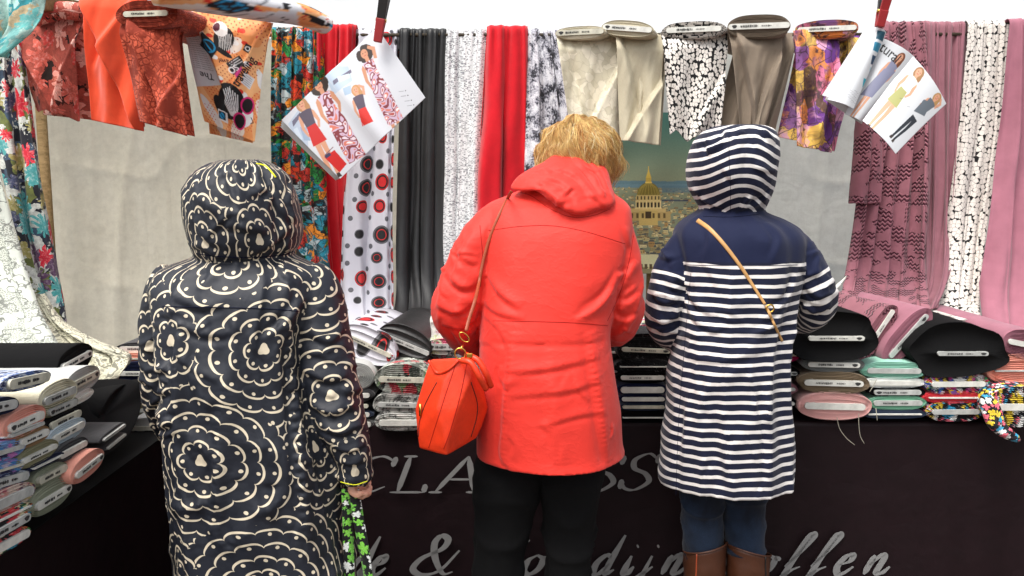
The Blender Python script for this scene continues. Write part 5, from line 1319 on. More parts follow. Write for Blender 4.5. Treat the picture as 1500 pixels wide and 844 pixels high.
def pillow_part(outline, bf, bb, rings=16, n=72, disp=None, uoff=20, pw=2.0, cut=1.0):
    pts = [tuple(at(*o)) for o in outline]; pts.append(pts[0])
    # closed catmull-rom
    k = len(pts) - 1; ring = []
    for i in range(n):
        x = i / n * k; a = int(x); f = x - a
        p0, p1, p2, p3 = [pts[(a + d) % k] for d in (-1, 0, 1, 2)]
        ring.append(Vector(tuple(0.5 * (2 * b + (c - q) * f + (2 * q - 5 * b + 4 * c - d) * f * f + (3 * b - q - 3 * c + d) * f ** 3) for q, b, c, d in zip(p0, p1, p2, p3))))
    C = sum(ring, Vector()) / n; V = []; uv = []
    for side in (-1, 1):
        for j in range(rings + 1):
            q = math.sin(PI / 2 * (1 - j / rings)) if True else 1 - j / rings
            b = (bf if side < 0 else bb) * max(0, 1 - q ** pw) ** .5
            for i in range(n):
                p = C.lerp(ring[i], q) + Vector((0, side * b, 0))
                if disp: p = p + Vector((0, side * disp(p.x, p.z, q) * (1 - q ** 6), 0))
                V.append(p); uv.append((p.x + uoff, p.z))
    Fs = []; o = (rings + 1) * n
    for j in range(rings):
        for i in range(n):
            a = j * n + i; b = j * n + (i + 1) % n
            Fs.append((a, b, b + n, a + n)); Fs.append((a + o, a + n + o, b + n + o, b + o))
    return dict(V=V, F=Fs, uv=uv)
def crease_all(V, Fs, lines, auto, rnd, box):
    """press fold lines into a cloth surface: lines = (picture points, height, width); auto = number of small random ones"""
    tr = BVHTree.FromPolygons([tuple(v) for v in V], Fs)
    A = np.array([tuple(v) for v in V]); me = bpy.data.meshes.new('t'); me.from_pydata([tuple(v) for v in V], [], Fs); me.update()
    N = np.empty(len(V) * 3); me.vertices.foreach_get('normal', N); N = N.reshape(-1, 3); bpy.data.meshes.remove(me)
    out = np.zeros(len(V)); L = list(lines)
    for k in range(auto):
        z = rnd.choice(box); x = rnd.uniform(z[0], z[2]); y = rnd.uniform(z[1], z[3]); an = z[4] + rnd.gauss(0, z[5]); ln = rnd.uniform(10, 46) * z[6]
        bend = rnd.uniform(-.4, .4); dx, dy = math.cos(an), math.sin(an)
        L.append(([(x - dx * ln, y - dy * ln), (x - dy * ln * bend, y + dx * ln * bend), (x + dx * ln, y + dy * ln)], rnd.uniform(.0008, .0034) * (1.6 if z[6] < .8 else 1), rnd.uniform(.005, .010)))
    for pts, amp, w in L:
        P = []; n = 26; ok = []
        for i in range(n):
            q = cr([tuple(p) for p in pts], i / (n - 1)); h = tr.ray_cast(CAM, ray(q[0], q[1]).normalized())
            if h[0] is not None: P.append(tuple(h[0])); ok.append(math.sin(PI * min(1, max(0, i / (n - 1)))) ** .6)
        if len(P) < 6: continue
        P = np.array(P); lo = P.min(0) - 3 * w; hi = P.max(0) + 3 * w
        idx = np.where(((A > lo) & (A < hi)).all(1))[0]
        if not len(idx): continue
        D = np.linalg.norm(A[idx][:, None, :] - P[None], axis=2); j = D.argmin(1); d = D[np.arange(len(idx)), j]
        tg = np.gradient(P, axis=0)[j]; rel = A[idx] - P[j]; side = tg[:, 0] * rel[:, 2] - tg[:, 2] * rel[:, 0]
        ww = np.where(side > 0, w * 1.7, w * .75)
        out[idx] += amp * np.exp(-(d / ww) ** 2) * np.array(ok)[j] - amp * .6 * np.exp(-((d - w * 1.3) / (w * .8)) ** 2) * (side < 0) * np.array(ok)[j]
    A = A + N * np.clip(out, -.012, .02)[:, None]
    return [Vector(a) for a in A]
def garment(name, parts, m, parent, voxel=.0048, smooth=2, seed=0, extra=None):
    """one cloth surface grown from several closed shapes, the cloth coordinates taken from the nearest of them"""
    V, Fs = union_vf([(p['V'], p['F']) for p in parts], voxel, smooth)
    if extra: V = crease_all(V, Fs, extra[0], extra[1], random.Random(extra[3]), extra[2])
    o = mesh(name, V, Fs, m, None)
    me = o.data
    trees = [BVHTree.FromPolygons([tuple(v) for v in p['V']], p['F']) for p in parts]
    own = np.zeros(len(Fs), int); best = np.full(len(Fs), 1e9)
    for k, tr in enumerate(trees):
        for i, f in enumerate(Fs):
            c = (V[f[0]] + V[f[2]]) / 2
            h = tr.find_nearest(c, .5)
            if h[0] is not None and h[3] < best[i]: best[i] = h[3]; own[i] = k
    l = me.uv_layers.new(name='UVMap'); data = np.zeros((len(me.loops), 2), np.float32); cache = {}
    li = 0
    for i, f in enumerate(Fs):
        p = parts[own[i]]; tr = trees[own[i]]
        for vi in f:
            key = (own[i], vi)
            if key not in cache:
                h = tr.find_nearest(V[vi], 1)
                pf = p['F'][h[2]]; w = poly_3d_calc([p['V'][q] for q in pf], h[0])
                cache[key] = (sum(a * p['uv'][q][0] for a, q in zip(w, pf)), sum(a * p['uv'][q][1] for a, q in zip(w, pf)))
            data[li] = cache[key]; li += 1
    l.data.foreach_set('uv', data.ravel())
    if parent is not None:
        inv = wm(parent).inverted(); me.transform(inv); o.parent = parent
    me.update()
    return o, BVHTree.FromPolygons([tuple(v) for v in V], Fs), V
def hit(tree, px, py, Yd, off=.003):
    d = ray(px, py).normalized(); h = tree.ray_cast(CAM, d)
    return (h[0] - d * off) if h[0] is not None else at(px, py, Yd)
def traced(tree, pts, Yd, off=.002, n=40):
    P = [cr([tuple(p) for p in pts], i / (n - 1)) for i in range(n)]
    return [hit(tree, p[0], p[1], Yd, off) for p in P]
def seamline(name, tree, pts, m, parent, Yd=2.2, r=.0011, off=.0003):
    P = traced(tree, pts, Yd, off, 50)
    V, Fs = tube_vf(P, r, 5); return mesh(name, V, Fs, m, parent)
def hand_parts(wrist, direction, palmn, curl=.9, s=1.0, side=1):
    """closed tubes of one hand: palm, four bent fingers, thumb"""
    d = direction.normalized(); nrm = (palmn - d * palmn.dot(d)).normalized(); lat = d.cross(nrm) * side; out = []
    pc = [wrist, wrist + d * .035 * s, wrist + d * .075 * s, wrist + d * .09 * s]
    V, Fs = tube_vf(pc, [.021 * s, .030 * s, .034 * s, .026 * s], 14, flat=.42, upv=nrm); out.append((V, Fs))
    for k, (off, ln, r) in enumerate([(-.028, .066, .0076), (-.0095, .074, .0080), (.0095, .069, .0078), (.027, .054, .0068)]):
        b = wrist + d * (.082 - abs(off) * .25) * s + lat * off * s; P = [b - d * .02]; dirv = d.copy(); p = b.copy(); ax = d.cross(nrm)
        for q, fr in enumerate((.44, .32, .24)):
            dirv = Matrix.Rotation(-curl * (.55 + .35 * q + .06 * k), 3, ax) @ dirv; P.append(p.copy()); p = p + dirv * ln * fr * s
        P.append(p); V, Fs = tube_vf(smooth_path(P, 14), [r * s * (1.08 - .3 * i / 13) for i in range(14)], 10); out.append((V, Fs))
    b = wrist + d * .022 * s - lat * .022 * s
    P = [b, b - lat * .022 * s + d * .022 * s - nrm * .006, b - lat * .030 * s + d * .048 * s - nrm * .016, b - lat * .022 * s + d * .068 * s - nrm * .026]
    V, Fs = tube_vf(smooth_path(P, 12), [.0115 * s - .004 * s * i / 11 for i in range(12)], 10); out.append((V, Fs))
    return out
def ball(c, r, rot=None, n=24):
    V = []; 
    for j in range(n // 2 + 1):
        ph = PI * j / (n // 2)
        for i in range(n):
            a = 2 * PI * i / n; v = Vector((r[0] * math.sin(ph) * math.cos(a), r[1] * math.sin(ph) * math.sin(a), r[2] * math.cos(ph)))
            if rot: v = rot @ v
            V.append(Vector(c) + v)
    return V, grid_faces(n, n // 2 + 1, True)
def body(parent, head, fwd, neck, chest, pelvis, arms, legs, lr=1.0):
    """one continuous body: head with face, neck, trunk, arms, hands with fingers, legs, feet"""
    f = fwd.normalized(); rx = Vector((0, 0, 1)).cross(f).normalized() * -1; u = rx.cross(f).normalized()
    if u.z < 0: u = -u
    R3 = Matrix((rx, f, u)).transposed()
    P = [ball(head, (.073, .09, .108), R3), ball(head + f * .035 - u * .055, (.05, .052, .05), R3), ball(head + f * .094 - u * .015, (.012, .018, .02), R3, 12),
         ball(head + f * .078 + u * .028, (.05, .014, .012), R3, 14), ball(head + f * .084 - u * .048, (.024, .010, .006), R3, 12), ball(head + f * .082 - u * .058, (.02, .010, .006), R3, 12)]
    for s in (-1, 1): P.append(ball(head + rx * .074 * s - u * .005 - f * .005, (.010, .018, .03), R3, 12)); P.append(ball(head + rx * .034 * s + f * .055 - u * .02, (.026, .03, .025), R3, 12))
    P.append(tube_vf([head - u * .05 - f * .02, neck, chest], [.052, .054, .07], 16))
    P.append(tube_vf(smooth_path([chest + Vector((0, 0, .05)), chest, chest.lerp(pelvis, .5), pelvis, pelvis - Vector((0, 0, .08))], 16), [.09, .13, .14, .14, .13, .13, .125, .12, .12, .125, .13, .14, .145, .145, .13, .10], 22, flat=.68, upv=Vector((0, 1, 0))))
    for (A, hd, pn, curl, sd) in arms:
        pts = smooth_path(A, 16); P.append(tube_vf([chest + Vector((0, 0, .02))] + pts, [.05] + [lerp(.046, .026, i / 15) for i in range(16)], 14)); P += hand_parts(pts[-1] - hd.normalized() * .01, hd, pn, curl, .86, sd)
    for Lg in legs:
        hip, kn, an, toe = Lg
        P.append(tube_vf(smooth_path([pelvis.lerp(hip, .6), hip, hip.lerp(kn, .5), kn, kn.lerp(an, .35), an.lerp(kn, .15), an], 22), [lr * (lerp(.085, .05, i / 12) if i < 12 else lerp(.052, .032, (i - 12) / 9)) for i in range(22)], 16))
        P.append(tube_vf(smooth_path([an - (toe - an) * .25 - Vector((0, 0, .03)), an.lerp(toe, .4) - Vector((0, 0, .0)), toe], 8), [.036, .038, .038, .038, .036, .034, .028, .018], 14, flat=.75))
    V, Fs = union_vf(P, .0052, 3)
    o = mesh('body', V, Fs, M['skin'], parent)
    for s in (-1, 1):
        e = ball(head + rx * .03 * s + f * .079 + u * .008, (.0125, .0125, .0125), None, 14); eo = mesh('eye', *e, M['board'], parent)
        e = ball(head + rx * .03 * s + f * .0885 + u * .008, (.0055, .0045, .0055), R3, 10); mesh('iris', *e, M['darkhair'], eo)
    return R3
def leg_cloth(name, parent, path, m, n=32, k=70, dispf=None):
    P = [tuple(at(a, b, c)) + (r,) for a, b, c, r in path]
    Q = [cr(P, i / (k - 1)) for i in range(k)]
    pts = [Vector(q[:3]) for q in Q]; V, Fs = tube_vf(pts, [q[3] for q in Q], n, upv=Vector((0, 1, 0)), caps=False); uv = []
    out = []
    for i in range(k):
        for j in range(n):
            v = V[i * n + j]; a = 2 * PI * j / n; c = pts[i]; d = (v - c).normalized()
            h = dispf(a, i / (k - 1), v) if dispf else 0
            out.append(v + d * h); uv.append((a * .07, v.z))
    o = mesh(name, out, Fs, m, parent, uv); solid(o, .0015, 1); return o
# ================= woman in the flower print raincoat (left) =================
w1 = thing('person', 'person in a dark raincoat with cream flower print and raised hood, standing at the left', 'person', at(370, 1150, 1.97) * 1)
w1.location = (at(380, 800, 1.97).x, 1.97, 0)
def d1_(a, z, x):
    back = -math.cos(a)
    v = .004 * nz(math.sin(a) * 3, z * 5, 1) + .006 * nz(math.sin(a) * 2.5, z * 1.2, 5)
    v += .010 * math.sin(a * 5 + 2 * z) * sstep(1.2, .4, z) 
    v += .012 * ridge(math.sin(a) * 1.4 + z * .5, z * 5, 2.2, 4) * (.3 + .7 * sstep(1.3, 1.0, z)) + .009 * ridge(math.sin(a) * 2.6 - z * 1.6, z * 2.5, 8.2, 5)
    v += .012 * nz(math.sin(a) * 4, z * 2.2, 12)
    return v
T1 = torso_part([(362, 312, 410, 1.99, .075, 2), (376, 286, 432, 1.985, .085, 2.1), (388, 252, 458, 1.98, .10, 2.2), (402, 232, 474, 1.975, .115, 2.3), (430, 226, 474, 1.97, .135, 2.4), (480, 234, 462, 1.965, .145, 2.4), (540, 242, 456, 1.96, .15, 2.4),
                 (600, 244, 474, 1.96, .155, 2.4), (680, 250, 494, 1.96, .16, 2.4), (760, 257, 506, 1.96, .165, 2.3), (844, 263, 514, 1.96, .17, 2.3), (1000, 262, 526, 1.95, .18, 2.2)], disp=d1_)
def ds(seed, elbow=.55, amt=1.0):
    def f(an, L, t):
        w = math.exp(-((t - elbow) / .22) ** 2)
        return amt * ((.10 * ridge(math.sin(an) * .7 + seed, L * 14 + math.cos(an) * .9, seed, 3) * (.35 + w)) + .06 * nz(math.cos(an) * 1.3, L * 9, seed) + .05 * nz(math.sin(an) * 2.3, L * 22, seed + 3) * (.4 + w))
    return f
def cuff(an, L, t): return 0
S1L = sleeve_part([(268, 402, 1.985, .05), (252, 432, 1.98, .062), (244, 500, 1.99, .060), (246, 570, 2.02, .057), (262, 630, 2.15, .050), (290, 640, 2.32, .045), (330, 630, 2.45, .040)], 1.30, disp=ds(2.2), uoff=10)
S1R = sleeve_part([(440, 402, 1.975, .05), (458, 430, 1.97, .066), (470, 490, 1.955, .067), (484, 560, 1.94, .064), (500, 618, 1.93, .057), (515, 660, 1.925, .046), (520, 682, 1.925, .040), (521, 704, 1.93, .038)], 1.32,
                 disp=lambda an, L, t: ds(4.4, .72, 1.0)(an, L, t) + .10 * sstep(.90, .905, t) * sstep(.97, .96, t) , uoff=13)
def dh(a, z, x):
    v = .009 * nz(math.sin(a) * 2.2, z * 7, 3) + .006 * ridge(math.sin(a) * 1.5, z * 9 - math.sin(a), 6, 4)
    v -= .010 * math.exp(-((a - (PI + .95)) / .06) ** 2)
    v += .007 * sstep(PI + .98, PI + 1.15, a)
    return v
H1 = torso_part([(234, 338, 366, 2.0, .03, 2), (236, 322, 382, 2.0, .06, 2), (243, 303, 396, 1.995, .09, 2), (258, 286, 410, 1.99, .115, 2.1), (285, 276, 424, 1.985, .13, 2.2), (315, 274, 434, 1.985, .135, 2.2), (342, 279, 438, 1.985, .13, 2.2), (360, 284, 434, 1.985, .12, 2.2), (374, 290, 422, 1.985, .105, 2.1), (386, 306, 408, 1.99, .08, 2)], m=70, disp=dh, uoff=20)
def uvat(p, px, py):
    """cloth coordinate of the point of part p seen at a picture position"""
    tr = BVHTree.FromPolygons([tuple(v) for v in p['V']], p['F']); h = tr.ray_cast(CAM, ray(px, py).normalized())
    if h[0] is None: h = tr.find_nearest(at(px, py, 1.95)); h = (h[0], h[1], h[2], h[3])
    pf = p['F'][h[2]]; w = poly_3d_calc([p['V'][q] for q in pf], h[0])
    return (sum(a * p['uv'][q][0] for a, q in zip(w, pf)), sum(a * p['uv'][q][1] for a, q in zip(w, pf)))
cen = [uvat(T1, q[0], q[1]) + (q[2],) for q in ((386, 512, .07), (294, 676, .07), (462, 655, .01), (392, 862, .06), (262, 850, .0), (250, 500, .0), (345, 374, .03))]
cen += [(a[0] + da, a[1] + dv, .04) for a in cen[:4] for da, dv in ((.50, .05), (-.52, -.02), (.1, -.62))]
cen += [uvat(S1R, 486, 580) + (.03,), uvat(S1R, 520, 690) + (0,), uvat(S1R, 440, 400) + (.04,), uvat(S1L, 220, 508) + (.03,), uvat(S1L, 240, 640) + (0,)]
cen += [uvat(H1, 380, 352) + (.03,), uvat(H1, 300, 356) + (.02,), (uvat(H1, 352, 240)[0], uvat(H1, 352, 240)[1] + .02, .05)]
FM = flower_mat('cream_flower_print_on_black', cen)
coat1, tree1, cv1 = garment('raincoat', [T1, S1L, S1R, H1], FM, w1, extra=([
    ([(262, 470), (256, 560), (258, 640)], .010, .012), ([(330, 560), (318, 680), (312, 800)], .009, .016), ([(420, 470), (428, 560), (440, 680), (450, 800)], .010, .014), ([(250, 470), (300, 490), (350, 486)], .006, .010), ([(440, 430), (420, 470), (380, 500)], .008, .010), ([(250, 430), (290, 450), (330, 446)], .005, .01),
    ([(442, 540), (480, 556), (512, 548)], .009, .011), ([(450, 590), (486, 604), (520, 590)], .010, .011), ([(466, 624), (500, 634), (530, 620)], .009, .009), ([(486, 654), (512, 660), (536, 650)], .008, .007), ([(492, 674), (516, 680), (540, 672)], .007, .006), ([(450, 480), (480, 500), (505, 480)], .007, .01),
    ([(214, 560), (232, 574), (250, 570)], .007, .009), ([(216, 610), (236, 622), (254, 618)], .007, .009), ([(284, 320), (300, 348), (336, 366)], .007, .009), ([(398, 250), (420, 290), (432, 350)], .007, .008), ([(330, 240), (346, 270), (352, 310)], .006, .009), ([(370, 372), (400, 356), (428, 330)], .007, .009), ([(300, 300), (340, 330), (400, 340)], .005, .01), ([(300, 376), (310, 400), (290, 425)], .006, .01), ([(410, 376), (416, 400), (440, 420)], .006, .01)], 110,
    [(240, 460, 470, 840, 1.4, .5, 1.1), (240, 460, 470, 840, .5, .5, .9), (440, 440, 530, 690, .3, .4, .6), (210, 430, 250, 640, .2, .4, .5), (280, 240, 430, 370, .8, .8, .6)], 3))
seamline('seam', tree1, [(238, 449), (280, 450), (340, 451), (400, 453), (438, 456)], M['seamnavy'], w1, off=.0006)
seamline('seam', tree1, [(290, 372), (320, 376), (370, 377), (412, 374), (430, 368)], M['seamnavy'], w1, off=.0006)
seamline('hood_piping', tree1, [(376, 240), (388, 243), (396, 250), (404, 260)], M['yellow'], w1, r=.0022, off=.0005)
seamline('cuff_piping', tree1, [(499, 706), (510, 709), (522, 710), (538, 705)], M['yellow'], w1, r=.0013, off=.0005)
c_ = at(521, 702, 1.93)
body(w1, at(357, 310, 2.03), Vector((.25, 1, -.35)), at(357, 365, 2.02), at(357, 440, 2.0), at(380, 690, 1.97),
     [([at(268, 420, 2.0), at(246, 540, 2.02), at(280, 640, 2.28), at(335, 630, 2.46)], Vector((.4, 1, -.1)), Vector((0, .2, 1)), .35, 1),
      ([at(450, 420, 1.98), at(480, 560, 1.95), at(516, 655, 1.93), at(519, 682, 1.93)], Vector((-.05, .1, -1)), Vector((-1, .2, 0)), 1.35, -1)],
     [(at(340, 800, 1.97), at(340, 980, 1.98), Vector((-.62, 1.98, .09)), Vector((-.64, 2.12, .03))), (at(430, 800, 1.97), at(430, 980, 1.96), Vector((-.48, 1.96, .09)), Vector((-.47, 2.11, .03)))])
for x in (-.62, -.48):
    Q = [Vector((x, 1.97, z)) for z in (.42, .3, .2, .1, .05)]; V, Fs = tube_vf(Q, [.062, .058, .052, .05, .05], 20); mesh('boot_leg', V, Fs, M['blackleather'], w1)
    V, Fs = tube_vf(smooth_path([Vector((x, 1.92, .045)), Vector((x, 2.02, .045)), Vector((x, 2.16, .03))], 10), [.04, .05, .05, .05, .05, .048, .045, .042, .036, .02], 16, flat=.8); mesh('shoe', V, Fs, M['blackleather'], w1)
# flowered tote hanging from her hand
M['leafprint'] = floral('black_green_leaf_print', [(120, 200, 60), (110, 190, 60), (96, 176, 50), (226, 230, 226)], [(14, 16, 14)], 46, 5, .02, .05, .6, second=[(14, 16, 14)], dark=.15)
tote = thing('tote_bag', 'black tote bag with green leaf and white flower print hanging from the left hand holder', 'bag', at(522, 860, 1.94))
for k, (a, b, x0) in enumerate([((508, 716), (512, 850), 504), ((518, 716), (540, 850), 530)]):
    P = smooth_path([at(a[0], a[1], 1.925), at(lerp(a[0], b[0], .4), 770, 1.92), at(b[0], b[1], 1.92), at(b[0] + 2, 930, 1.93)], 30); V = []; uv = []
    for i, p in enumerate(P):
        tw = .5 * math.sin(i * .18 + k)
        for s in (-1, 1): V.append(p + Vector((math.cos(tw) * .0125 * s, math.sin(tw) * .0125 * s, 0))); uv.append((s * .0125 + k, i * .013))
    o = mesh('handle', V, grid_faces(2, 30), M['leafprint'], tote, uv); solid(o, .004)
B_ = pillow_part([(478, 930, 1.94), (520, 924, 1.94), (566, 930, 1.94), (572, 1010, 1.94), (560, 1080, 1.94), (490, 1082, 1.94), (470, 1010, 1.94)], .05, .05, disp=lambda x, z, q: .01 * nz(x * 9, z * 9, 1))
mesh('bag_body', B_['V'], B_['F'], M['leafprint'], tote, B_['uv'])
# ================= woman in the red raincoat (middle) =================
w2 = thing('person', 'person in a red raincoat with tousled blonde hair, leaning over the table in the middle', 'person', (at(800, 600, 2.2).x, 2.2, 0))
def d2_(a, z, x):
    s = math.sin(a); back = max(0, -math.cos(a))
    v = .005 * nz(s * 2.5, z * 1.2, 11) + .010 * math.sin(a * 4 + 1) * sstep(1.0, .65, z)
    # drag folds across the waist and diagonal ones below the shoulders
    v += .005 * ridge(s * .8, z * 5.0 + s * .7, 4.1, 4) * math.exp(-((z - 1.10) / .16) ** 2)
    v -= .004 * math.exp(-((z - 1.105) / .006) ** 2) * (abs(s) < .8)
    v += .010 * sstep(1.26, 1.245, z) * back * 0 
    return v
T2 = torso_part([(272, 776, 872, 2.30, .075, 2), (286, 742, 902, 2.29, .09, 2.1), (298, 714, 918, 2.28, .105, 2.2), (312, 704, 924, 2.275, .125, 2.3), (345, 702, 924, 2.26, .145, 2.4), (400, 704, 914, 2.24, .155, 2.4), (450, 704, 898, 2.22, .155, 2.4), (490, 703, 892, 2.205, .155, 2.4),
                 (540, 703, 898, 2.2, .165, 2.4), (600, 701, 907, 2.2, .175, 2.3), (645, 702, 909, 2.2, .18, 2.3), (662, 703, 912, 2.2, .185, 2.3)], disp=d2_)
S2L = sleeve_part([(746, 314, 2.27, .040), (724, 330, 2.25, .058), (698, 370, 2.22, .060), (676, 430, 2.2, .062), (671, 466, 2.23, .060), (690, 492, 2.34, .058), (716, 496, 2.48, .048), (740, 490, 2.6, .042)], 1.3, disp=ds(6.1, .5, 1.1))
S2R = sleeve_part([(880, 308, 2.28, .045), (892, 328, 2.27, .055), (904, 370, 2.24, .056), (909, 430, 2.22, .057), (909, 462, 2.25, .056), (896, 480, 2.36, .054), (872, 480, 2.50, .046), (850, 474, 2.6, .042)], 1.3, disp=ds(8.7, .5, 1.1), uoff=13)
fold2 = lambda x, z, q: .005 * ridge(x * 5 + z * 3, z * 7, 1.3, 4) + .004 * nz(x * 12, z * 12, 2)
HD = pillow_part([(748, 276, 2.22), (757, 260, 2.23), (775, 248, 2.24), (795, 238, 2.26), (812, 227, 2.28), (836, 222, 2.30), (856, 232, 2.27), (872, 262, 2.23), (896, 284, 2.20), (898, 300, 2.18), (876, 308, 2.16), (848, 315, 2.14), (824, 307, 2.14), (802, 291, 2.16), (784, 280, 2.18), (764, 280, 2.2)], .045, .07, disp=fold2)
HR = pillow_part([(832, 222, 2.30), (856, 226, 2.30), (878, 236, 2.30), (890, 250, 2.28), (896, 272, 2.25), (901, 296, 2.2), (888, 300, 2.18), (874, 276, 2.2), (858, 250, 2.24), (842, 232, 2.28)], .030, .03, disp=fold2)
HC = pillow_part([(762, 272, 2.27), (800, 250, 2.3), (850, 240, 2.32), (886, 262, 2.3), (900, 292, 2.28), (860, 310, 2.27), (800, 306, 2.27)], .05, .06)
coat2, tree2, cv2 = garment('raincoat', [T2, S2L, S2R, HD, HR, HC], M['redcoat'], w2, .0044, extra=([
    ([(908, 396), (884, 436), (850, 462)], 0.0072, .010), ([(898, 420), (872, 452), (840, 470)], 0.0050, .008), ([(714, 400), (734, 430), (764, 452)], 0.0058, .010), ([(706, 440), (730, 458), (770, 468)], 0.0043, .008), ([(730, 545), (800, 540), (880, 522)], 0.0043, .010), ([(745, 580), (830, 572), (880, 556)], 0.0036, .010), ([(790, 624), (850, 608), (890, 604)], 0.0029, .008),
    ([(752, 482), (742, 590), (736, 684)], 0.0072, .016), ([(862, 482), (878, 590), (890, 680)], 0.0072, .016), ([(806, 500), (812, 600), (820, 684)], 0.0050, .02),
    ([(652, 396), (676, 420), (700, 414)], 0.0072, .010), ([(638, 446), (668, 456), (698, 438)], 0.0072, .010), ([(646, 474), (676, 478), (700, 462)], 0.0072, .010), ([(696, 336), (676, 376), (662, 420)], 0.0065, .014), ([(660, 350), (684, 380), (700, 384)], 0.0043, .009),
    ([(932, 380), (916, 410), (904, 424)], 0.0058, .009), ([(938, 430), (920, 444), (900, 444)], 0.0072, .010), ([(934, 464), (914, 470), (894, 460)], 0.0065, .009), ([(915, 330), (922, 370), (916, 410)], 0.0043, .012),
    ([(776, 256), (820, 266), (850, 296)], 0.0050, .010), ([(800, 244), (840, 256), (872, 290)], 0.0050, .009), ([(770, 272), (800, 280), (826, 300)], 0.0036, .008), ([(840, 230), (862, 256), (886, 290)], 0.0058, .008), ([(862, 232), (882, 262), (894, 290)], 0.0043, .008)], 46,
    [(705, 480, 900, 680, 1.4, .5, .8), (642, 350, 700, 495, .5, .5, .5), (900, 350, 938, 490, 2.4, .5, .5), (760, 240, 890, 305, .4, .6, .5)], 11))
for pts in ([(716, 338), (760, 332), (810, 331), (860, 340), (915, 357)], [(722, 470), (780, 471), (840, 473), (890, 477)], [(762, 282), (780, 288), (806, 306), (838, 318), (868, 316), (894, 306)], [(928, 345), (921, 385), (908, 430), (890, 470)], [(703, 330), (707, 380), (704, 420)]):
    seamline('seam', tree2, pts, M['seam'], w2, r=.0007)
b2 = body(w2, at(848, 240, 2.43), Vector((.45, 1, -.75)), at(836, 278, 2.37), at(812, 360, 2.27), at(800, 600, 2.2),
     [([at(722, 330, 2.26), at(676, 440, 2.21), at(700, 492, 2.4), at(745, 490, 2.62)], Vector((.3, 1, -.15)), Vector((0, .2, 1)), .4, 1), ([at(892, 330, 2.28), at(908, 450, 2.23), at(890, 480, 2.4), at(848, 474, 2.62)], Vector((-.3, 1, -.15)), Vector((0, .2, 1)), .4, -1)],
     [(at(750, 660, 2.2), at(734, 790, 2.2), Vector((-.045, 2.2, .09)), Vector((-.06, 2.36, .03))), (at(840, 660, 2.2), at(836, 790, 2.2), Vector((.14, 2.2, .09)), Vector((.15, 2.36, .03)))], lr=.72)
def dleg(sd): return lambda a, t, v: .012 * ridge(math.sin(a) * .8 + sd, v.z * 7, sd, 3) + .008 * nz(math.sin(a) * 2, v.z * 4, sd)
leg_cloth('trouser_leg', w2, [(756, 640, 2.2, .088), (745, 700, 2.2, .086), (735, 780, 2.2, .066), (729, 850, 2.2, .060), (728, 950, 2.2, .060), (728, 1085, 2.2, .064)], M['trousers'], dispf=dleg(3))
leg_cloth('trouser_leg', w2, [(830, 640, 2.2, .088), (834, 700, 2.2, .084), (834, 780, 2.2, .066), (833, 850, 2.2, .060), (834, 950, 2.2, .060), (836, 1085, 2.2, .064)], M['trousers'], dispf=dleg(7))
for x in (-.045, .14):
    V, Fs = tube_vf(smooth_path([Vector((x, 2.12, .045)), Vector((x, 2.24, .05)), Vector((x, 2.40, .03))], 10), [.036, .046, .048, .048, .046, .045, .043, .04, .034, .02], 16, flat=.85); mesh('shoe', V, Fs, M['blackleather'], w2)
# tousled hair
hc = at(848, 231, 2.37); r = random.Random(4); Vh = []; Fh = []; ch = []
def hsurf(dirv): return Vector((dirv.x * .102, dirv.y * .108, dirv.z * .098))
axis = Vector((-.12, -.18, 1)).normalized(); ax1 = axis.orthogonal().normalized(); ax2 = axis.cross(ax1)
V, Fs = ball(hc, (.092, .096, .082)); capc = [lin((214, 166, 96))] * len(V); Vh += V; Fh += Fs; ch += capc
for s_ in range(8500):
    ph = r.uniform(0, 2 * PI); th0 = abs(r.gauss(.2, .75)); ln = r.uniform(.6, 1.25); N_ = 8; lift = r.uniform(.94, 1.16); sw = r.gauss(.15, .35)
    clump = round(ph * 5) / 5; ph = lerp(ph, clump, .35)
    base = o0 = len(Vh); w = r.uniform(.00035, .00085); tone = r.random()
    mixt = min(1, max(0, .5 + 1.1 * nz(ph * 3.2, th0 * 4, 2) + r.gauss(0, .22))); c1 = np.array(lin((254, 220, 142))) * (1 - mixt) + np.array(lin((192, 128, 58))) * mixt
    if r.random() < .08: c1 = np.array(lin((255, 238, 190)))
    pts = []
    for k in range(N_):
        q = k / (N_ - 1); th = th0 + ln * q; pp = ph + sw * q * q + .25 * nz(math.cos(ph) * 2, math.sin(ph) * 2, q * 2 + tone)
        dv = axis * math.cos(th) + (ax1 * math.cos(pp) + ax2 * math.sin(pp)) * math.sin(th)
        l = lift * (1 + .16 * nz(dv.x * 4, dv.y * 4, dv.z * 4) + (.16 * nz(ph * 2.2, tone * 1.5, 1) + .05 * tone) * q * q + .03 * math.sin(q * 6 + ph * 5) * q)
        p = hc + hsurf(dv) * l; p.z -= .018 * q * q
        pts.append(p)
    V, Fs = tube_vf(pts, [w * (1 - .75 * (k / (N_ - 1)) ** 2) for k in range(N_)], 3, caps=False)
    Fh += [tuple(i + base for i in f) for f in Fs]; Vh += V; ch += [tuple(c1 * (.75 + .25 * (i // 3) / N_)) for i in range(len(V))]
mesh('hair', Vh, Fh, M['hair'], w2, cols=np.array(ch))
f2 = Vector((.45, 1, -.75)).normalized(); rx2 = Vector((0, 0, 1)).cross(f2).normalized() * -1; u2 = rx2.cross(f2); u2 = -u2 if u2.z < 0 else u2; hd2 = at(848, 240, 2.43)
gp = []
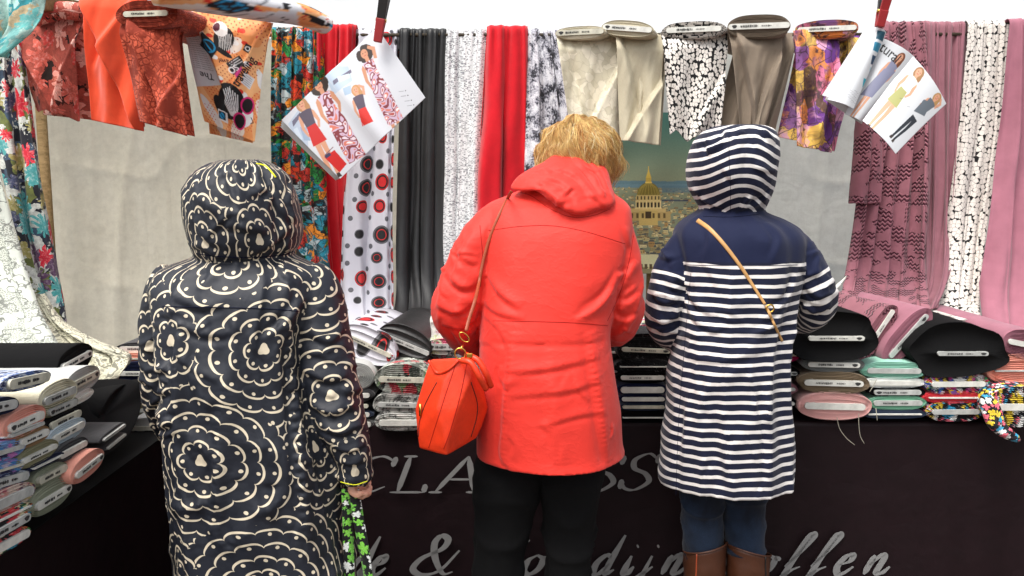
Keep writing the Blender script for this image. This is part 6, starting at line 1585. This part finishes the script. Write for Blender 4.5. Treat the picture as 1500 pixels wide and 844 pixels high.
for s in (-1, 1):
    cc = hd2 + rx2 * .034 * s + f2 * .100 + u2 * .006
    gp.append(tube_vf([cc + rx2 * .028 * math.cos(a) + u2 * .021 * math.sin(a) for a in [2 * PI * k / 20 for k in range(21)]], .0022, 6))
    gp.append(tube_vf([cc + rx2 * .028 * s, hd2 + rx2 * .082 * s + f2 * .07 + u2 * .006, hd2 + rx2 * .084 * s - f2 * .01 + u2 * .0], .0024, 6))
gp.append(tube_vf([hd2 + f2 * .102 - rx2 * .008, hd2 + f2 * .102 + rx2 * .008], .002, 6))
V, Fs = join_vf(gp); mesh('glasses', V, Fs, M['plastblack'], w2)
# visible temple of the glasses and cheek at the edge of the hood
a_ = at(884, 256, 2.40); b_ = at(896, 262, 2.42); c_ = at(897, 274, 2.42)
# ---- orange handbag
hb = thing('handbag', 'orange red leather handbag hanging on a thin strap from the red raincoat shoulder', 'handbag', at(662, 600, 2.04))
bd = lambda x, z, q: .004 * nz(x * 10, z * 10, 3)
B_ = pillow_part([(628, 524, 2.04), (630, 524, 2.04), (650, 532, 2.04), (676, 522, 2.03), (690, 526, 2.03), (702, 550, 2.04), (714, 586, 2.05), (716, 610, 2.05), (708, 636, 2.05), (692, 651, 2.05), (672, 662, 2.05), (656, 668, 2.05), (653, 668, 2.05), (632, 664, 2.05), (613, 658, 2.05), (611, 656, 2.05), (609, 636, 2.05), (610, 596, 2.05), (618, 556, 2.045)], .045, .07, rings=24, n=110, pw=4.5, disp=lambda x, z, q: .005 * nz(x * 9, z * 9, 3))
bp = [(614, 657, 2.03), (654, 668, 1.995), (698, 642, 2.07), (612, 640, 2.03), (654, 652, 1.985), (706, 625, 2.07), (608, 598, 2.05), (715, 598, 2.08), (640, 600, 1.99), (670, 600, 1.985), (624, 545, 2.05), (706, 556, 2.07), (650, 560, 2.0), (690, 556, 2.0), (631, 526, 2.06), (672, 524, 2.01), (694, 530, 2.04),
      (625, 650, 2.14), (690, 640, 2.16), (618, 600, 2.15), (705, 600, 2.17), (640, 530, 2.12), (690, 532, 2.12)]
bmh = bmesh.new()
for q in bp: bmh.verts.new(at(*q))
bmesh.ops.convex_hull(bmh, input=bmh.verts)
bmesh.ops.delete(bmh, geom=[v for v in bmh.verts if not v.link_faces], context='VERTS')
bmh.verts.index_update(); HV = [v.co.copy() for v in bmh.verts]; HF = [tuple(v.index for v in f.verts) for f in bmh.faces]; bmh.free()
V, Fs = union_vf([(HV, HF)], .0036, 10); ob = mesh('bag_body', V, Fs, M['bagleather'], hb); tb = BVHTree.FromPolygons([tuple(v) for v in V], Fs)
for pts in ([(668, 532), (652, 580), (636, 630), (628, 656)], [(684, 532), (674, 580), (660, 630), (650, 658)]): seamline('seam', tb, pts, M['seam'], hb, r=.0008)
for pts in ([(640, 560), (624, 590), (615, 616), (613, 640)], [(690, 560), (699, 590), (698, 612), (690, 640)]): seamline('piping', tb, pts, M['blackleather'], hb, r=.0013, off=.0002)
o = at(616, 604, 2.0); p0 = hit(tb, 616, 600, 2.02); V, Fs = box_vf(p0 + Vector((0, -.004, 0)), (.006, .004, .03)); mesh('zip_pull', V, Fs, M['gold'], hb)
for (a, b, c, d) in (((682, 520, 2.0), (700, 528, 1.985), (712, 548, 1.98), (719, 566, 2.0)), ((676, 528, 1.99), (690, 532, 1.975), (702, 552, 1.97), (712, 570, 1.99))):
    P = smooth_path([at(*a), at(*b), at(*c), at(*d)], 20); V, Fs = tube_vf(P, .0075, 10); mesh('handle', V, Fs, M['bagleather'], hb)
rim = smooth_path([hit(tb, 628, 528, 2.03, 0), hit(tb, 640, 546, 2.03, .004), hit(tb, 656, 542, 2.02, .004), hit(tb, 672, 528, 2.02, .004)], 20)
V, Fs = tube_vf(rim, .0035, 8); mesh('rim', V, Fs, M['bagleather'], hb)
def ringv(c, r_, t_, nrm=Vector((0, -1, 0)), rx=1): 
    u_ = nrm.orthogonal().normalized(); w_ = nrm.cross(u_); return tube_vf([c + u_ * r_ * math.cos(a) + w_ * r_ * rx * math.sin(a) for a in [2 * PI * k / 20 for k in range(21)]], t_, 8, caps=False)
V, Fs = ringv(at(674, 518, 1.99), .013, .0018); mesh('ring', V, Fs, M['gold'], hb)
V, Fs = ringv(at(680, 494, 2.0), .008, .0015, rx=1.8); mesh('ring', V, Fs, M['gold'], hb)
V, Fs = tube_vf([at(678, 506, 2.0), at(675, 512, 1.99)], .003, 8); mesh('clasp', V, Fs, M['gold'], hb)
V, Fs = box_vf(at(688, 521, 1.985), (.014, .006, .012)); bevel(mesh('clasp', V, Fs, M['gold'], hb, smooth=False), .002)
P = traced(tree2, [(750, 279), (744, 290), (730, 318), (716, 352), (706, 390), (701, 420)], 2.1, .004, 30) + smooth_path([at(699, 428, 2.06), at(693, 450, 2.04), at(686, 470, 2.02), at(682, 488, 2.0)], 12)
P = [sum((P[max(0, min(len(P) - 1, i + d))] for d in (-2, -1, 0, 1, 2)), Vector()) / 5 for i in range(len(P))]
V, Fs = tube_vf(P, .0042, 8, flat=.4, upv=Vector((0, 1, .1))); mesh('strap', V, Fs, M['strapbrown'], hb)
# ================= woman in the striped coat (right) =================
w3 = thing('person', 'person in a navy and white striped hooded coat and brown boots at the right', 'person', (at(1070, 600, 2.35).x, 2.35, 0))
def d3_(a, z, x):
    s = math.sin(a)
    v = .004 * nz(s * 2.5, z * 1.4, 21) + .007 * math.sin(a * 4 + .5) * sstep(1.0, .6, z)
    v += .008 * ridge(s * .9, z * 5.5 + s * .5, 14.1, 4) * math.exp(-((z - 1.13) / .12) ** 2)
    v += .010 * ridge(s * 2.0 + z, z * 3, 17.3, 5) * sstep(1.25, 1.0, z) + .008 * ridge(s * 2.4 - z * 1.5, z * 2.5, 27.3, 5) + .008 * nz(s * 4, z * 2, 19)
    return v
T3 = torso_part([(300, 1036, 1104, 2.38, .07, 2), (312, 1020, 1122, 2.375, .085, 2.1), (322, 1004, 1146, 2.37, .10, 2.2), (336, 992, 1168, 2.36, .12, 2.3), (356, 990, 1176, 2.355, .135, 2.4), (400, 996, 1170, 2.35, .145, 2.4), (440, 1000, 1160, 2.345, .145, 2.4), (490, 994, 1150, 2.34, .145, 2.4), (540, 984, 1148, 2.34, .15, 2.4),
                 (600, 978, 1151, 2.34, .15, 2.4), (655, 972, 1155, 2.34, .155, 2.4), (702, 972, 1154, 2.34, .16, 2.4)], disp=d3_)
S3L = sleeve_part([(1026, 348, 2.36, .036), (1008, 360, 2.35, .050), (988, 395, 2.34, .055), (975, 440, 2.33, .053), (973, 474, 2.36, .051), (988, 492, 2.46, .047), (1010, 492, 2.6, .040), (1020, 488, 2.66, .036)], 1.35, disp=ds(12.1, .5, .9))
S3R = sleeve_part([(1138, 350, 2.36, .036), (1160, 362, 2.35, .050), (1182, 395, 2.34, .053), (1196, 432, 2.34, .050), (1192, 456, 2.39, .050), (1168, 468, 2.50, .044), (1134, 468, 2.62, .038)], 1.35, disp=ds(15.3, .55, .9), uoff=13)
H3 = torso_part([(184, 1062, 1106, 2.38, .05, 2.4), (186, 1048, 1118, 2.38, .085, 2.6), (192, 1034, 1130, 2.375, .105, 2.6), (206, 1020, 1137, 2.37, .12, 2.5), (228, 1011, 1137, 2.365, .13, 2.4), (252, 1008, 1134, 2.365, .13, 2.3), (276, 1012, 1130, 2.37, .12, 2.2), (296, 1022, 1122, 2.375, .10, 2.1), (314, 1032, 1112, 2.38, .08, 2)], m=70, disp=lambda a, z, x: .007 * nz(math.sin(a) * 2.4, z * 8, 33) - .004 * math.exp(-((a - PI) / .04) ** 2) + .003 * ridge(math.sin(a) * 1.5, z * 8, 36, 4), uoff=20)
# stripes on the hood bend up towards its centre seam
H3['uv'] = [(u, v - .035 * (1 - math.exp(-((u - 20) / .12) ** 2)) * -1 + .20) for (u, v) in H3['uv']]
yoke = uvat(T3, 1080, 386)[1]; yoke_s = uvat(S3L, 972, 396)[1]
SM = stripe_mat('navy_white_stripes', .0382, .34, None)
n_ = NT('navy_yoke_and_stripes'); bpy.data.materials.remove(n_.m)
def stripe2():
    n = NT('navy_white_striped_cotton'); uv0 = n.uv(); x, y, _ = n.sep(uv0)
    wob = n.math('MULTIPLY', n.math('SUBTRACT', n.noise(uv0, 6, 3, .5), .5), .014)
    yy = n.math('ADD', y, wob)
    fr = n.math('FRACT', n.math('DIVIDE', yy, .0256))
    st = n.lt(fr, .36)
    hood = n.gt(x, 18)
    low = n.lt(n.math('ADD', y, n.math('MULTIPLY', n.gt(x, 8), yoke - yoke_s)), yoke + .002)
    st = n.math('MULTIPLY', st, n.math('MAXIMUM', hood, low))
    f = n.noise(uv0, 40, 3, .6)
    navy = n.mix(f, lin((9, 13, 32)), lin((16, 24, 52))); w = n.mix(f, lin((206, 202, 198)), lin((228, 224, 220)))
    # the plain yoke is a little bluer than the stripes below it
    navy = n.mix(n.math('SUBTRACT', 1.0, n.math('MAXIMUM', hood, low)), navy, lin((12, 21, 52)))
    return n.done(n.mix(st, navy, w), .8, weave(n, 900, .4, 7, cdist=.009), .1, .25)
coat3, tree3, cv3 = garment('striped_coat', [T3, S3L, S3R, H3], stripe2(), w3, extra=([
    ([(1002, 400), (1016, 440), (1050, 466)], .008, .010), ([(1000, 430), (1020, 470), (1060, 490)], .006, .010), ([(1166, 402), (1150, 440), (1116, 468)], .008, .010), ([(1156, 440), (1130, 476), (1100, 490)], .006, .009), ([(1000, 520), (1060, 528), (1130, 510)], .005, .012),
    ([(1120, 560), (1126, 640), (1128, 728)], .010, .014), ([(1012, 550), (1004, 640), (1000, 724)], .008, .014), ([(1066, 570), (1064, 650), (1068, 730)], .006, .018), ([(956, 430), (974, 444), (996, 436)], .008, .009), ([(952, 462), (972, 472), (994, 462)], .008, .009), ([(966, 400), (984, 412), (1000, 406)], .006, .009),
    ([(1180, 420), (1198, 434), (1216, 424)], .008, .009), ([(1176, 446), (1196, 456), (1218, 448)], .008, .009), ([(1170, 390), (1186, 402), (1204, 396)], .006, .009), ([(1060, 188), (1062, 204), (1034, 222)], .007, .008), ([(1112, 188), (1124, 200), (1136, 212)], .006, .007), ([(1016, 280), (1036, 296), (1060, 304)], .006, .008), ([(1130, 276), (1112, 296), (1090, 304)], .006, .008), ([(1030, 320), (1040, 350), (1030, 380)], .005, .012), ([(1120, 325), (1140, 350), (1130, 385)], .006, .012)], 80,
    [(985, 400, 1160, 540, .2, .5, .9), (975, 540, 1155, 720, 1.5, .35, 1.0), (955, 360, 996, 490, .4, .5, .5), (1175, 360, 1220, 470, 2.6, .5, .5), (1015, 190, 1130, 305, .8, .8, .5)], 8))
seamline('seam', tree3, [(1002, 388), (1040, 389), (1090, 389), (1140, 389), (1168, 388)], M['seamnavy'], w3, r=.0008)
seamline('seam', tree3, [(1012, 400), (1006, 470), (1000, 540), (994, 620), (990, 725)], M['seamnavy'], w3, r=.0006)
seamline('seam', tree3, [(1068, 196), (1068, 230), (1070, 270), (1070, 312)], M['seamnavy'], w3, r=.0006)
seamline('seam', tree3, [(1030, 317), (1070, 318), (1112, 314)], M['seamnavy'], w3, r=.001)
body(w3, at(1070, 250, 2.42), Vector((-.05, 1, -.5)), at(1070, 305, 2.40), at(1078, 380, 2.37), at(1064, 600, 2.34),
     [([at(1006, 356, 2.35), at(978, 450, 2.34), at(990, 490, 2.48), at(1020, 488, 2.67)], Vector((.2, 1, -.1)), Vector((0, .2, 1)), .4, 1), ([at(1164, 358, 2.35), at(1192, 440, 2.35), at(1168, 468, 2.5), at(1132, 468, 2.63)], Vector((-.3, 1, -.1)), Vector((0, .2, 1)), .4, -1)],
     [(at(1030, 690, 2.34), at(1028, 790, 2.34), Vector((.515, 2.34, .10)), Vector((.50, 2.48, .03))), (at(1096, 690, 2.34), at(1096, 790, 2.33), Vector((.655, 2.33, .10)), Vector((.67, 2.47, .03)))], lr=.66)
dj = lambda sd: (lambda a, t, v: .0065 * ridge(math.sin(a) * .5 + sd, v.z * 13, sd, 3) * (1 if .1 < t else 0) + .002 * nz(math.sin(a), v.z * 6, sd))
leg_cloth('jeans_leg', w3, [(1032, 690, 2.34, .066), (1029, 735, 2.34, .060), (1029, 775, 2.34, .055), (1031, 815, 2.34, .053), (1032, 850, 2.34, .05), (1033, 880, 2.34, .046)], M['denim'], dispf=dj(2), k=120)
leg_cloth('jeans_leg', w3, [(1090, 690, 2.34, .066), (1090, 735, 2.34, .060), (1091, 775, 2.335, .055), (1092, 815, 2.33, .053), (1094, 850, 2.33, .05), (1095, 880, 2.33, .046)], M['denim'], dispf=dj(5), k=120)
for k, (cx, tilt, Yb) in enumerate(((1033, 1, 2.34), (1096, -1, 2.33))):
    V = []; uv = []; n = 40; rows = 44; c0 = at(cx, 800 + k * 4, Yb)
    for j in range(rows):
        t = j / (rows - 1); z = lerp(c0.z, .07, t); rr = cr([(.060,), (.058,), (.056,), (.050,), (.044,), (.045,)], t)[0]
        for i in range(n):
            a = 2 * PI * i / n; wv = .004 * nz(math.sin(a) * 2, z * 8, k) + .003 * ridge(math.sin(a), z * 12, k + 5, 3)
            x = c0.x + (rr + wv) * math.cos(a); y = Yb + (rr * 1.05 + wv) * math.sin(a)
            zz = z + (.016 * math.cos(a) * tilt - .012 * math.sin(a)) * (1 - t) ** 3
            V.append((x, y, zz)); uv.append((a * .05, z))
    o = mesh('boot', V, grid_faces(n, rows, True), M['boot'], w3, uv); solid(o, .003, 1)
    P = [Vector(V[i]) for i in range(n)] + [Vector(V[0])]; Vt, Ft = tube_vf(P, .003, 6); mesh('boot_rim', Vt, Ft, M['boot'], o)
    Vt, Ft = tube_vf([Vector(V[j * n + (26 if k == 0 else 34)]) + Vector((0, -.001, 0)) for j in range(rows)], .0022, 6); mesh('boot_seam', Vt, Ft, M['strapbrown'] if k == 0 else M['blackleather'], o)
    x = c0.x; Vt, Ft = tube_vf(smooth_path([Vector((x, Yb - .03, .05)), Vector((x, Yb + .05, .05)), Vector((x, Yb + .20, .03))], 10), [.042, .047, .05, .05, .048, .046, .044, .04, .034, .02], 16, flat=.85); mesh('boot_foot', Vt, Ft, M['boot'], o)
# crossbody bag
cb = thing('crossbody_bag', 'tan gold crossbody strap over the striped coat with a small dark bag in front', 'handbag', at(1150, 500, 2.45))
P = traced(tree3, [(1020, 322), (1040, 336), (1062, 360), (1086, 392), (1104, 420), (1122, 448)], 2.2, .003, 44)
P = [sum((P[max(0, min(len(P) - 1, i + d))] for d in (-2, -1, 0, 1, 2)), Vector()) / 5 for i in range(len(P))]
V, Fs = tube_vf(P, [.0065 - .003 * i / 43 for i in range(44)], 8, flat=.3, upv=Vector((0, 1, .1))); mesh('strap', V, Fs, M['strapgold'], cb)
P = traced(tree3, [(1122, 448), (1130, 466), (1140, 488), (1146, 500)], 2.3, .003, 20); V, Fs = tube_vf(P, .0035, 8, flat=.5, upv=Vector((0, 1, .1))); mesh('strap', V, Fs, M['strapgold'], cb)
q = hit(tree3, 1128, 452, 2.2, .006); V, Fs = ringv(q, .010, .0022); mesh('buckle', V, Fs, M['gold'], cb)
B_ = pillow_part([(1120, 500, 2.5), (1152, 490, 2.5), (1158, 520, 2.5), (1150, 556, 2.5), (1120, 556, 2.5)], .02, .03); mesh('bag_body', B_['V'], B_['F'], M['blackleather'], cb, B_['uv'])
# ------------------------------------------------------------------ small things
for i, pts in enumerate([[(1226, 612), (1230, 628), (1240, 642), (1252, 652)], [(1258, 606), (1258, 620), (1260, 638), (1266, 650)], [(1283, 598), (1284, 606), (1285, 616)], [(1284, 556), (1280, 564), (1274, 574)]]):
    P = smooth_path([at(a, b, 2.545 + (.02 if b < 600 else .0)) for a, b in pts], 16); V, Fs = tube_vf(P, .0011, 5)
    tag(mesh('loose_thread', V, Fs, M['thread']), ['long pale thread dangling from the light pink bolt', 'wavy thin thread dangling beside the long one', 'short thread hanging below the pale green bolt', 'short white thread on the mint stack'][i], 'thread')
for i, (cx, cy, pts, m_, lab) in enumerate([
    (1445, 600, [(1436, 588, 2.5), (1448, 578, 2.5), (1462, 590, 2.49), (1466, 612, 2.48), (1480, 632, 2.48), (1494, 642, 2.48), (1490, 648, 2.47), (1466, 640, 2.47), (1446, 622, 2.48)], M['comicdark'], 'crumpled black comic print cloth end drooping over the table edge at the right'),
    (650, 480, [(630, 466, 2.72), (642, 456, 2.74), (652, 480, 2.72), (668, 508, 2.7), (650, 512, 2.7), (626, 512, 2.7), (632, 490, 2.7)], M['brightfl'], 'crumpled pink sketch floral cloth end under the red sleeve')]):
    B_ = pillow_part(pts, .02, .03, disp=lambda x, z, q: .012 * ridge(x * 16, z * 16, 1 + i, 3))
    tag(mesh('cloth_end', B_['V'], B_['F'], m_, None, B_['uv']), lab, 'cloth end')
B_ = pillow_part([(118, 566, 2.36), (150, 556, 2.42), (200, 560, 2.45), (206, 590, 2.42), (192, 632, 2.30), (160, 664, 2.18), (134, 668, 2.12), (122, 620, 2.2)], .02, .05, disp=lambda x, z, q: .012 * ridge(x * 5 + z * 4, z * 6, 1, 3))
tag(mesh('cloth_end', B_['V'], B_['F'], M['black'], None, B_['uv']), 'slack black cloth end folded down at the inner corner of the two tables', 'cloth end')
B_ = pillow_part([(1222, 420, 2.68), (1236, 408, 2.7), (1240, 404, 2.7), (1236, 414, 2.7), (1228, 424, 2.68), (1218, 428, 2.66)], .006, .006)
tag(mesh('paper_slip', B_['V'], B_['F'], M['board'], None, B_['uv']), 'white paper corner poking up beside the striped sleeve', 'paper')
